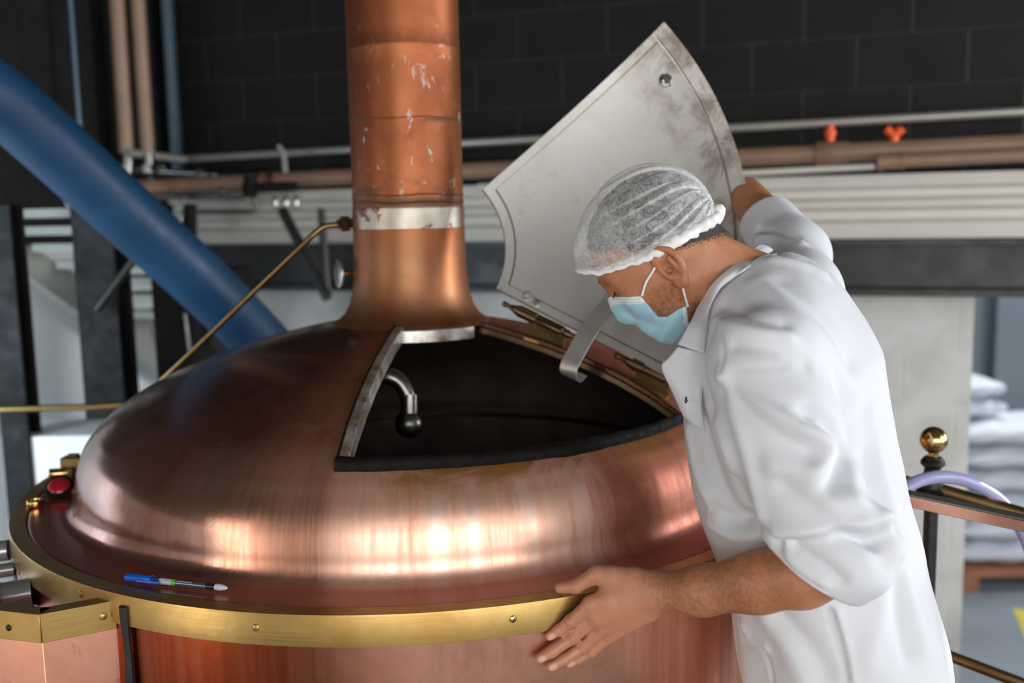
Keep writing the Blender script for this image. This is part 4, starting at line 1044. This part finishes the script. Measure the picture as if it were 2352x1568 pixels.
# hand: joints in the photo, lying on the kettle wall below the rim; thumb on the flange
def surfD(x, y, rad, lift):
    p = on_cyl(x, y, rad); return float(RC[2]@(p-CAM))-lift
def hp_(x, y, lift=.0095): return at(x, y, surfD(x, y, .851, lift))
FING = [  # knuckle, middle joint, end joint, tip ; radii
    ([at(1358, 1386, 1.508), hp_(1312, 1426, .020), hp_(1283, 1447, .0095), hp_(1262, 1461, .006)], [.0118, .0100, .0085, .0068]),
    ([at(1372, 1414, 1.512), hp_(1315, 1463, .016), hp_(1268, 1496, .011), hp_(1240, 1512, .009)], [.0120, .0102, .0090, .0074]),
    ([at(1386, 1438, 1.520), hp_(1340, 1484, .016), hp_(1294, 1514, .010), hp_(1265, 1531, .0085)], [.0115, .0098, .0086, .0072]),
    ([at(1404, 1456, 1.532), hp_(1358, 1496, .014), hp_(1328, 1512, .009), hp_(1306, 1524, .0075)], [.0105, .0088, .0077, .0064])]
th_t = atz(1286, 1350, 1.0125); th_m = atz(1324, 1346, 1.018); th_b = at(1372, 1318, 1.518); th_0 = at(1455, 1328, 1.502)
def hand_sdf(p):
    d = None
    lo_, hi_ = A(-.02, 1.36, .84), A(.30, 1.62, 1.10); near = ((p > lo_) & (p < hi_)).all(1)
    out = np.full(len(p), .06, np.float32)
    if not near.any(): return out
    p = p[near]
    for i, (J, R_) in enumerate(FING):
        meta = wrL*.80+J[0]*.20+(np.array([0, 0, -1])*.010*(i-1.2))
        e = rcone(p, meta, J[0], .0165, R_[0]+.0016); d = e if d is None else smin(d, e, .012)
    d = smin(d, rcone(p, wrL+np.array([0, 0, .004]), FING[1][0][0], .022, .0125), .016)
    d = smin(d, rcone(p, th_0, th_b, .0175, .0125), .018)
    web = rcone(p, th_b*.6+th_0*.4, FING[0][0][0]*.75+wrL*.25, .010, .0105); d = smin(d, web, .014)
    t = chain(p, [th_b, th_m, th_t], [.0122, .0108, .0088], .006); d = smin(d, t, .008)
    for J, R_ in FING:
        f = chain(p, J, R_, .004); f = smin(f, sph(p, J[1], R_[1]*1.07), .004); d = smin(d, f, .0045)
    out[near] = d; return out
armR_pts = [shR, elR, at(1760, 508, 2.0), at(1690, 424, 2.125), wrR]
handR = [wrR, wrR+np.array([-.075, -.035, .055])]
def arms_sdf(p):
    d = chain(p, [shL, elL], [.048, .042], .02)
    d = smin(d, chain(p, [elL, at(1840, 1318, 1.355), at(1740, 1336, 1.39), at(1610, 1356, 1.445), wrL], [.041, .0430, .0405, .0335, .0275], .02), .02)
    d = smin(d, hand_sdf(p), .018)
    d = smin(d, chain(p, armR_pts, [.046, .043, .044, .038, .030], .02), .02)
    r = chain(p, [wrR, wrR+np.array([-.06, -.02, .045])], [.026, .03], .02)
    for k in range(4):
        b = wrR+np.array([-.065, -.02+.0, .05])+np.array([.0, .020, -.012])*(k-1.5); r = smin(r, chain(p, [b, b+np.array([-.03, -.012, .02]), b+np.array([-.055, -.04, .02])], [.010, .0095, .0075], .005), .006)
    b = wrR+np.array([-.02, -.012, .03]); r = smin(r, chain(p, [b, b+np.array([-.02, -.03, .035]), b+np.array([-.05, -.045, .04])], [.012, .010, .008], .006), .008)
    return smin(d, r, .012)
LQ = .80                                                  # torso is wider than it is deep
def squash(p):
    t = p@CL.astype(np.float32); return p-np.outer(t*(1-LQ), CL).astype(np.float32)
def sq1(v): return v-CL*((v@CL)*(1-LQ))
TORSO = [(1760, 742, 1.565, .112), (1792, 860, 1.57, .140), (1814, 1050, 1.585, .147), (1854, 1190, 1.60, .142), (1894, 1320, 1.605, .136), (1930, 1500, 1.605, .147), (1955, 1640, 1.605, .154)]
def torso_sdf(p, grow=0.):
    q = squash(p); pts = [sq1(at(x, y, D)) for x, y, D, r in TORSO]
    return chain(q, pts, [r+grow for *_, r in TORSO], .06)
def neck_sdf(p): return chain(p, [nk0, nk1], [.056, .066], .02)
head_b = bounded(lambda p: smin(head_sdf(p), ear_sdf(p), .004), HO+HM[2]*.03, .17)
armR_b = None
def body_sdf(p):
    d = smin(head_b(p), neck_sdf(p), .03)
    d = smin(d, torso_sdf(p, -.035), .05)
    d = smin(d, rcone(p, shL, shR, .045, .045), .05)
    d = smin(d, arms_sdf(p), .02)
    return smax(d, (.60-p[:, 2]), .01)
person = empty('person', (.52, 1.52, 0), 'person in white lab coat, hair net and blue mask leaning over the kettle', 'person')
V, F = mesh_sdf(body_sdf, (-.02, 1.22, .58), (.80, 2.08, 1.86), .0026)
V = relax(V, F, 1, .4)
bo = np_mesh('body', V, F, M['skin'], person)
q = (V-HO) @ HM.T.astype(float)
tone = np.zeros((len(V), 3), np.float32)
dw = np.linalg.norm(V-FING[1][0][0], axis=1); tone[:, 0] = np.clip(1-(dw-.09)/.07, 0, 1)*.55
tone[:, 0] += np.clip((.0-q[:, 0])/.05, 0, 1)*np.clip((-.0-q[:, 2])/.05+.3, 0, 1)*.30*(np.linalg.norm(q, axis=1) < .2)
stub = ((q[:, 0] > -.01) & (q[:, 2] < .004) & (np.linalg.norm(q, axis=1) < .13)); tone[stub, 1] = .42*np.clip((.01-q[stub, 2])/.03, 0, 1)*np.clip((q[stub, 0]+.01)/.02, 0, 1)
fa = dseg(V, [elL, wrL]) < .06; tone[fa, 1] = .30*np.clip((np.linalg.norm(V[fa]-elL, axis=1)-.06)/.08, 0, 1)*np.clip((np.linalg.norm(V[fa]-FING[1][0][0], axis=1)-.07)/.05, 0, 1)
for J, R_ in FING:
    kn = np.linalg.norm(V-J[1], axis=1); tone[kn < .013, 1] = np.maximum(tone[kn < .013, 1], .22)  # knuckle-crease shading painted in through the hair channel
    d_ = J[3]-J[2]; d_ /= np.linalg.norm(d_); oc = (J[3]-np.array([KX, KY, J[3][2]])); oc /= np.linalg.norm(oc)
    c = J[3]+oc*R_[3]*.9-d_*.002; w = np.linalg.norm(V-c, axis=1); tone[w < .0075, 2] = .8*np.clip((.0075-w[w < .0075])/.002, 0, 1)
a_ = bo.data.attributes.new('tone', 'FLOAT_VECTOR', 'POINT'); a_.data.foreach_set('vector', tone.ravel())

# ---- hair under the net, eyebrow, lashes
def line_z(x, pts):
    xs = [p[0] for p in pts]; zs = [p[1] for p in pts]; return np.interp(x, xs, zs)
HAIRLINE = [(-.12, -.040), (-.085, -.030), (-.055, -.008), (-.030, .006), (.004, .040), (.012, .046), (.020, .060), (.045, .082), (.075, .104), (.12, .13)]
def hair_sdf(p):
    q = to_head(p); d = smin(ellip(q, (-.010, 0, .060), (.100, .076, .086)), ellip(q, (.030, 0, .030), (.062, .066, .066)), .03)
    d = smin(d, neck_sdf(p), .03)
    return smax(d-.0062, line_z(q[:, 0], HAIRLINE)-q[:, 2], .006)
hb0, hb1 = HO-.17, HO+.17
V, F = mesh_sdf(hair_sdf, hb0, hb1, .0028); ho = np_mesh('hair', V, F, M['scalp_hair'], person)
q = (V-HO) @ HM.T.astype(float); fd = np.clip((q[:, 2]-line_z(q[:, 0], HAIRLINE))/.030, 0, 1).astype(np.float32)
a_ = ho.data.attributes.new('fade', 'FLOAT', 'POINT'); a_.data.foreach_set('value', fd)
def brow_sdf(p):
    q = to_head(p); q[:, 1] = np.abs(q[:, 1]); d = head_sdf(p)
    return np.maximum(np.abs(d-.0005)-.0022, rcone(q, (.092, .014, .0645), (.070, .050, .052), .0055, .0030))
for s in (1, -1):
    bc_ = from_head((.080, s*.033, .058)); V, F = mesh_sdf(brow_sdf, bc_-.032, bc_+.032, .0013); np_mesh('eyebrow', V, F, M['hair'], person)
for s in (-1, 1):
    mb = MB(); lid_ = []
    for k in range(9):
        u = -1+k/4; b = np.array([.0875-.004*u*u, s*(.033+.012*u), .0365+.002*u*u]); e = b+np.array([.0085-.001*u*u, s*.003*u, -.0045])
        lid_.append(from_head(b)); mb.tube([from_head(b), from_head((b+e)/2+np.array([0, 0, -.0012])), from_head(e)], [.0006, .0005, .0002], 5)
    mb.tube(lid_, .0007, 6); mb.build('eyelashes', M['hair'], person)

# ---- hair net
NETLINE = [(-.14, .004), (-.10, .006), (-.031, .027), (.01, .039), (.075, .072), (.104, .100), (.15, .13)]
def net_body(p):
    q = to_head(p); d = ellip(q, (-.010, 0, .064), (.112, .087, .102))
    d = smin(d, ellip(q, (.052, 0, .098), (.054, .060, .042)), .03)
    ang = np.arctan2(q[:, 1], q[:, 2]-.03)
    d = d+.0022*np.sin(ang*23+3*np.sin(q[:, 0]*30))*np.clip((.05-q[:, 0])/.1, 0, 1)
    d = d+.0026*np.sin(q[:, 0]*75+q[:, 1]*60+2.2*np.sin(q[:, 2]*48))*np.clip((q[:, 0]+.02)/.06, 0, 1)
    return d
def net_sdf(p):
    q = to_head(p); d = net_body(p); return smax(d, line_z(q[:, 0], NETLINE)-q[:, 2], .003)
V, F = mesh_sdf(net_sdf, hb0-.02, hb1+.02, .0026); V = relax(V, F, 1)
net = np_mesh('hair_net', V, F, M['net'], person)
q = (V-HO) @ HM.T.astype(float); ang = np.arctan2(q[:, 1], q[:, 2]-.03)
fold = np.clip(np.sin(ang*34+4*np.sin(q[:, 0]*26))-.72, 0, 1)*3*np.clip((.02-q[:, 0])/.08, 0, 1)+np.clip(np.sin(q[:, 0]*70+q[:, 1]*64+2.4*np.sin(q[:, 2]*50))-.86, 0, 1)*5*np.clip((q[:, 0]+.01)/.05, 0, 1)
fold += np.clip((line_z(q[:, 0], NETLINE)+.016-q[:, 2])/.016, 0, 1)
a_ = net.data.attributes.new('fold', 'FLOAT', 'POINT'); a_.data.foreach_set('value', np.clip(fold, 0, 1).astype(np.float32))
ring, rr_ = [], []
for k in range(96):
    a = 2*PI*k/96; dx, dy = math.cos(a), math.sin(a); ts = np.linspace(.03, .16, 200)
    xs = -.005+ts*dx; P = np.stack([xs, ts*dy, line_z(xs, NETLINE)], 1); v = net_body((HO+P @ HM.astype(float)).astype(np.float32))
    i = np.argmax(v > 0); x, y, z = P[i]
    w = .5+.5*math.sin(k*2.7)*.35
    ring.append(from_head((x, y, z+.0015*math.sin(k*1.9)))); rr_.append((.0035+.0050*np.clip((.03-x)/.06, 0, 1))*(1+.14*math.sin(k*2.3)+.10*math.sin(k*5.1)))
MB().tube(ring, rr_, 12, closed=True).build('elastic_band', M['net_band'], net)
kb = ring[48]; mb = MB(); kd_ = -HF*.8+HU*.35+HL*.1; kd_ /= np.linalg.norm(kd_)
mb.tube([kb-kd_*.010, kb, kb+kd_*.009, kb+kd_*.016, kb+kd_*.020], [.009, .011, .0105, .0085, .003], 16); mb.build('gathered_knot', M['net_band'], net)

# ---- surgical mask
def inpoly(x, z, poly):
    """signed distance-like value to a polygon, negative inside"""
    d = np.full(len(x), 9., np.float32); ins = np.zeros(len(x), bool); n = len(poly)
    for i in range(n):
        (x0, z0), (x1, z1) = poly[i], poly[(i+1) % n]; ex, ez = x1-x0, z1-z0
        t = np.clip(((x-x0)*ex+(z-z0)*ez)/(ex*ex+ez*ez+1e-12), 0, 1); d = np.minimum(d, np.hypot(x-x0-t*ex, z-z0-t*ez))
        if abs(z1-z0) > 1e-9: ins ^= ((z0 > z) != (z1 > z)) & (x < (x1-x0)*(z-z0)/(z1-z0)+x0)
    return np.where(ins, -d, d)
MP = [px_head(1405, 678, .004), px_head(1440, 674, .022), px_head(1476, 672, .040), px_head(1490, 694, .048), px_head(1510, 728, .054), px_head(1532, 728, .056), px_head(1558, 710, .056), px_head(1576, 704, .056), px_head(1580, 745, .050)]
MP = [(a[0], a[2]) for a in MP]; MPOLY = MP+[(MP[-1][0]+.012, -.105), (.16, -.105), (.16, MP[0][1]+.006)]
def mask_core(p):
    q = to_head(p); m = q.copy(); m[:, 1] = np.abs(q[:, 1])
    d = head_sdf(p); d = smin(d, rcone(m, (.082, .004, .018), (.070, .004, -.056), .022, .026), .022)
    d = smin(d, rcone(m, (.05, .034, -.006), (.044, .026, -.05), .024, .022), .02)
    pl = .0012*np.sin((q[:, 2]*1.0+q[:, 0]*.25+.004*np.sin(q[:, 1]*40))*330)+.0018*np.sin(q[:, 0]*95-q[:, 2]*70+1.)
    return d-.0035+pl*.42
def mask_sdf(p):
    q = to_head(p); d = mask_core(p); return smax(d, inpoly(q[:, 0], q[:, 2], MPOLY), .0015)
V, F = mesh_sdf(mask_sdf, from_head((.06, 0, -.02))-.115, from_head((.06, 0, -.02))+.115, .0020)
q = (V-HO) @ HM.T.astype(float)
msk = np_mesh('face_mask', V, F, M['mask'], person)
fc = q[F].mean(1)
def poly_d(x, z, pts): return dseg(np.stack([x, z], 1), [np.array(p) for p in pts])
top = poly_d(q[:, 0], q[:, 2], [(.2, MP[0][1])]+MP[:3]); side = poly_d(q[:, 0], q[:, 2], MP[-2:])*2.1
a_ = msk.data.attributes.new('hem', 'FLOAT', 'POINT'); a_.data.foreach_set('value', np.minimum(top, side).astype(np.float32))
for s in (1, -1):
    e1 = np.array([MP[2][0]-.002, 0, MP[2][1]-.002]); e2 = np.array([MP[7][0]-.001, 0, MP[7][1]-.002])
    def on_face(e, g=.004):
        ts = np.linspace(.02, .11, 200); P = np.stack([np.full(200, e[0]), ts, np.full(200, e[2])], 1); v = np.minimum(head_sdf((HO+P @ HM.astype(float)).astype(np.float32)), neck_sdf((HO+P @ HM.astype(float)).astype(np.float32))); i = len(v)-1-np.argmax((v < 0)[::-1]); return P[i]+np.array([0, g, 0])
    L1 = [on_face(e1), on_face((e1*.55+np.array([.010, 0, .025])*.45)), np.array([.0045, .0775, .021]), np.array([-.003, .0765, .033])]
    L2 = [on_face(e2), on_face((e2*.5+np.array([-.004, 0, -.022])*.5), .006), np.array([-.004, .081, -.024]), np.array([-.010, .079, -.020])]
    for L in (L1, L2):
        pts = [from_head((p[0], p[1]*s, p[2])) for p in spline(L, 8)]; MB().tube(pts, .0019, 8).build('ear_loop', M['mask_white'], msk)

# ---- lab coat
cutp = at(1874, 1306, 1.35); cutn = at(1874-150, 1306+205, 1.40)-cutp; cutn /= np.linalg.norm(cutn); cutn32 = cutn.astype(np.float32)
cutR = at(1768, 507, 2.0); cutRn = at(1738, 455, 2.06)-cutR; cutRn /= np.linalg.norm(cutRn)
def coat_sdf(p):
    d = torso_sdf(p)
    d = smin(d, rcone(p, shL, shR, .068, .070), .07)
    slL = chain(p, [shL, at(1795, 985, 1.355), at(1868, 1150, 1.335), at(1940, 1262, 1.325), at(1860, 1310, 1.352), at(1780, 1326, 1.378)], [.074, .0745, .070, .062, .061, .058], .03)
    slL = smax(slL, (p-cutp.astype(np.float32))@cutn32, .006)
    slR = chain(p, [shR, elR, at(1748, 492, 2.02)], [.070, .062, .058], .03)
    slR = smax(slR, (p-cutR.astype(np.float32))@cutRn.astype(np.float32), .006)
    d = smin(d, slR, .03)
    # skirt flares below the waist
    d = smin(d, slL, .018)
    # neck opening
    d = smax(d, -chain(p, [nk0, nk1+(nk1-nk0)*.05], [.066, .070], .02), .012)
    return smax(d, .50-p[:, 2], .01)
V, F = mesh_sdf(coat_sdf, (.18, 1.20, .48), (.86, 2.10, 1.80), .0042); V = relax(V, F, 2)
N = normals(V, F)
disp = np.zeros(len(V))
def cs(x, y): return march(coat_sdf, x, y)
FOLDS = [  # (photo points), height m, width m
    ([(1655, 757), (1658, 800), (1662, 852)], -.0022, .0032), ([(1662, 852), (1730, 846), (1800, 842)], -.0012, .0035),
    ([(1664, 862), (1720, 905), (1800, 955), (1880, 990), (1925, 1020)], .007, .016), ([(1672, 890), (1740, 960), (1800, 1010), (1850, 1035)], -.005, .014),
    ([(1690, 880), (1790, 930), (1860, 950)], -.004, .012), ([(1665, 868), (1690, 960), (1720, 1060), (1752, 1180)], .004, .012),
    ([(1660, 700), (1730, 728), (1800, 742)], -.004, .014), ([(1650, 735), (1720, 762), (1810, 770)], .004, .014), ([(1690, 790), (1780, 800), (1850, 835)], -.004, .013),
    ([(1740, 650), (1830, 720), (1900, 800), (1960, 900)], .004, .022), ([(1800, 650), (1880, 720), (1950, 830)], -.004, .020),
    ([(1862, 960), (1905, 985), (1932, 1030), (1925, 1085), (1905, 1110)], -.012, .016), ([(1850, 985), (1882, 1010), (1898, 1050), (1885, 1085)], .007, .014),
    ([(1780, 1070), (1840, 1080), (1885, 1120), (1910, 1160)], .006, .018), ([(1800, 1120), (1850, 1160), (1900, 1190)], -.005, .016),
    ([(1795, 1226), (1860, 1226), (1930, 1216), (1985, 1206), (2022, 1188)], .009, .015), ([(1790, 1244), (1860, 1240), (1930, 1234), (1990, 1240), (2026, 1232)], -.010, .012),
    ([(1925, 1222), (1965, 1232), (2015, 1250)], -.007, .009), ([(1830, 1262), (1880, 1290), (1930, 1330)], -.004, .010), ([(1800, 1252), (1835, 1300), (1890, 1335)], .004, .008),
    ([(1960, 1150), (2000, 1175), (2020, 1200)], .006, .014),
    ([(1588, 990), (1598, 1060), (1625, 1130), (1650, 1170)], .006, .016), ([(1612, 960), (1630, 1040), (1665, 1130), (1710, 1190)], -.006, .014), ([(1640, 930), (1665, 1020), (1700, 1110), (1730, 1170)], .005, .014),
    ([(1648, 1165), (1690, 1196), (1738, 1185)], -.007, .013), ([(1640, 1200), (1690, 1225), (1745, 1222)], .006, .014),
    ([(2000, 950), (2035, 1120), (2075, 1300), (2120, 1480)], .004, .018), ([(1985, 1050), (2010, 1200), (2050, 1350), (2085, 1500)], -.004, .018), ([(2040, 1330), (2020, 1420), (1990, 1520)], .004, .02),
    ([(1760, 1420), (1810, 1480), (1850, 1560)], .005, .022), ([(1800, 1420), (1850, 1480), (1890, 1540)], -.005, .018), ([(1908, 1402), (1918, 1440), (1936, 1500), (1948, 1566)], -.007, .0045), ([(1922, 1402), (1936, 1450), (1958, 1566)], .004, .007),
    ([(1694, 1436), (1712, 1478), (1752, 1496)], -.005, .005), ([(1752, 1496), (1764, 1530), (1770, 1566)], -.003, .004), ([(1706, 1436), (1728, 1474), (1758, 1488)], .004, .007),
    ([(1745, 570), (1790, 580), (1850, 600)], -.004, .012), ([(1742, 545), (1790, 545), (1840, 565)], .005, .010), ([(1740, 525), (1780, 535), (1825, 548)], -.005, .008), ([(1780, 600), (1850, 612), (1890, 630)], .004, .012)]
for pts, hgt, wid in FOLDS:
    P3 = []
    for a in spline([(a, b, 0) for a, b in pts], 4):
        D = cs(a[0], a[1])
        if D: P3.append(at(a[0], a[1], D))
    if len(P3) > 1:
        box = (V > np.min(P3, 0)-3*wid).all(1) & (V < np.max(P3, 0)+3*wid).all(1); ii = np.nonzero(box)[0]
        d = dseg(V[ii], P3); disp[ii] += 1.6*hgt*np.exp(-(d/wid)**2)
# loose cloth: long soft undulation, stronger below the waist
disp += .0028*np.sin(V@np.array([34., 20, 9])+2*np.sin(V[:, 2]*11))*np.sin(V[:, 2]*17+V[:, 0]*13)
az = np.arctan2(V[:, 1]-1.52, V[:, 0]-.52); low = np.clip((1.02-V[:, 2])/.3, 0, 1); disp += low*.007*np.sin(az*9+V[:, 2]*3)
V = V+N*disp[:, None]; V = relax(V, F, 1, .4)
coat = np_mesh('lab_coat', V, F, M['coat'], person)
def loft(rows, name, mat, parent, th=.0026, n=6):
    """rows: list of polylines with the same count, splined both ways"""
    R_ = [spline(r, n) for r in rows]; cols = list(zip(*R_)); G = [spline(c, n) for c in cols]; nu, nv = len(G), len(G[0])
    vs = [p for g in G for p in g]; fs = [(i*nv+j, i*nv+j+1, (i+1)*nv+j+1, (i+1)*nv+j) for i in range(nu-1) for j in range(nv-1)]
    o = MB().add(vs, fs).build(name, mat, parent); s = o.modifiers.new('thickness', 'SOLIDIFY'); s.thickness = th; s.offset = 0; return o
both = lambda p: np.minimum(coat_sdf(p), neck_sdf(p))
def on_coat(x, y, lift=.006, dflt=1.5):
    D = march(both, x, y); D = dflt if D is None else D; return at(x, y, D-lift)
def lift_to(x, y, lift):
    D = march(both, x, y); return at(x, y, (1.5 if D is None else D)-lift)
r0 = [at(1752, 562, 1.70), at(1737, 566, 1.635), at(1708, 592, 1.560), lift_to(1678, 615, .012), lift_to(1641, 648, .014), lift_to(1612, 690, .014), at(1585, 742, 1.462), at(1557, 791, 1.458)]
r2 = [at(1775, 574, 1.72), at(1764, 582, 1.640), lift_to(1722, 611, .010), lift_to(1690, 634, .010), lift_to(1657, 660, .010), lift_to(1632, 700, .012), lift_to(1623, 755, .014), at(1618, 812, 1.440)]
r1 = [(a+b)/2-RC[2]*.007 for a, b in zip(r0, r2)]
loft([r0, r1, r2], 'collar', M['coat'], coat)
w0 = [at(1752, 562, 1.70), at(1722, 580, 1.74), at(1660, 640, 1.72)]
w1 = [at(1775, 574, 1.72), at(1745, 606, 1.78), at(1670, 690, 1.75)]
loft([w0, w1], 'collar', M['coat'], coat)
# open front edge hanging below the collar
f0 = [at(1558, 796, 1.462), at(1536, 822, 1.468), at(1520, 842, 1.475), at(1542, 893, 1.480), at(1572, 958, 1.485)]
f1 = [at(1590, 804, 1.452), at(1572, 832, 1.458), at(1556, 866, 1.462), at(1570, 915, 1.465), at(1592, 975, 1.470)]
f2 = [at(1640, 812, 1.462), at(1626, 850, 1.466), at(1614, 890, 1.462), at(1612, 935, 1.462), at(1620, 990, 1.465)]
loft([f0, f1, f2], 'lapel', M['coat'], coat)
# a scrap of dark embroidery showing at the edge of the chest
def mark(pts): return [at(x, y, 1.4555) for x, y in pts]
mk = MB().tube(mark([(1574, 926), (1575, 918), (1578, 911), (1574, 914), (1579, 920), (1575, 925)]), .0009, 6).build('chest_embroidery', M['hair'], coat)
# turned-up left cuff
ca, cb = cutn, np.cross(cutn, [0, 0, 1.]); cb /= np.linalg.norm(cb); cc = np.cross(ca, cb)
rim = []
for k in range(48):
    a = 2*PI*k/48; dirn = cb*math.cos(a)+cc*math.sin(a); ts = np.linspace(.02, .14, 160); o_ = cutp-cutn*.006
    sl = chain((o_+ts[:, None]*dirn).astype(np.float32), [at(1936, 1250, 1.325), at(1860, 1310, 1.352), at(1780, 1326, 1.378)], [.060, .060, .058], .03); i = np.argmax(sl > 0); rim.append(o_+dirn*ts[i])
MB().tube(rim, .0042, 8, closed=True).build('cuff_hem', M['coat'], coat)
# trousers and shoes (below the frame)
def leg_pts(s): h = np.array([.55, 1.50, .80])+CL*s*.09; return [h, h+np.array([.01, 0, -.38]), h+np.array([.03, 0, -.72])]
for s in (1, -1):
    a, b, c = leg_pts(s)
def trousers_sdf(p):
    d = None
    for s in (1, -1):
        e = chain(p, leg_pts(s), [.088, .066, .056], .03); d = e if d is None else smin(d, e, .03)
    return smax(d, .055-p[:, 2], .005)
V, F = mesh_sdf(trousers_sdf, (.34, 1.24, .03), (.78, 1.80, .92), .008); np_mesh('trousers', V, F, M['trousers'], person)
for s in (1, -1):
    c = leg_pts(s)[2]; c = np.array([c[0], c[1], 0])
    def shoe(p, c=c):
        d = chain(p, [c+np.array([.03, -.005, .045]), c+CF*.06+np.array([0, 0, .04]), c+CF*.17+np.array([0, 0, .032])], [.045, .044, .036], .03)
        return smax(d, .001-p[:, 2], .006)
    V, F = mesh_sdf(shoe, c-np.array([.28, .12, .02]), c+np.array([.14, .16, .14]), .006); np_mesh('shoe', V, F, M['shoe'], person)
# ------------------------------------------------------------------ light: daylight through the hall's windows, plus added fills
world = bpy.data.worlds.new('world'); bpy.context.scene.world = world; world.use_nodes = True
bg = world.node_tree.nodes['Background']; bg.inputs[0].default_value = (.75, .85, 1, 1); bg.inputs[1].default_value = .15
def area_light(name, loc, tgt, sx, sy, power, col):
    l = bpy.data.lights.new(name, 'AREA'); l.shape = 'RECTANGLE'; l.size = sx; l.size_y = sy; l.energy = power; l.color = col
    o = bpy.data.objects.new(name, l); C.objects.link(o); o.location = loc
    o.rotation_euler = (Vector(tgt)-Vector(loc)).to_track_quat('-Z', 'Z').to_euler(); return o
WR = (1.7, -3.86, 1.5)
area_light('rear_window_light', WR, (WR[0], 3, WR[2]), 6.6, 3.0, 270, (1, .985, .96))
area_light('right_window_light', (5.05, -1.2, 2.3), (-3, -1.0, 1.9), 4.2, 2.8, 118, (.92, .96, 1))
area_light('left_window_light', (-3.62, -1.05, .9), (-.3, -2.2, .9), 2.6, 1.5, 60, (1, .90, .80))
area_light('back_hall_light', (4.2, 7.2, 3.6), (4.0, 6.9, -1), 2.2, 2.2, 160, (.95, .98, 1))
area_light('side_wall_fill', (4.9, 2.6, 1.9), (.8, 4.3, .7), 1.2, 2.4, 270, (.97, .98, 1))  # added fill to brighten the white back wall; no window stands here
area_light('stair_wall_fill', (-2.25, 2.2, 1.15), (-2.2, 4.6, .5), .7, 1.3, 34, (.72, .88, 1))  # added fill for the left wall by the stair, not a window
# window frames in front of the bright openings
def frame_bars(idx, c, xd, w, h, nx, ny):
    xd = np.array(xd, float); mb = MB(); nrm = np.cross(xd, [0, 0, 1.])
    for i in range(nx+1):
        p = np.array(c)+xd*(-w/2+w*i/nx); mb.obox(p+nrm*.06, (xd, nrm, (0, 0, 1)), (.045, .03, h/2+.05))
    for j in range(ny+1):
        p = np.array(c)+np.array([0, 0, -h/2+h*j/ny]); mb.obox(p+nrm*.06, (xd, nrm, (0, 0, 1)), (w/2+.05, .03, .045))
    tag(mb.build('window_%d' % idx, M['black_metal'], smooth=False), kind='structure')
frame_bars(1, WR, (-1, 0, 0), 6.6, 3.0, 4, 1)
frame_bars(2, (5.05, -1.2, 2.3), (0, -1, 0), 4.2, 2.8, 3, 1)
sc = bpy.context.scene
sc.view_settings.view_transform = 'Standard'; sc.view_settings.look = 'None'; sc.view_settings.gamma = 1; sc.view_settings.use_curve_mapping = False
sc.view_settings.exposure = 0.0
sc.cycles.max_bounces = 8; sc.cycles.diffuse_bounces = 4; sc.cycles.glossy_bounces = 5; sc.cycles.transparent_max_bounces = 12
sc.cycles.sample_clamp_indirect = 6
sc.cycles.use_denoising = True
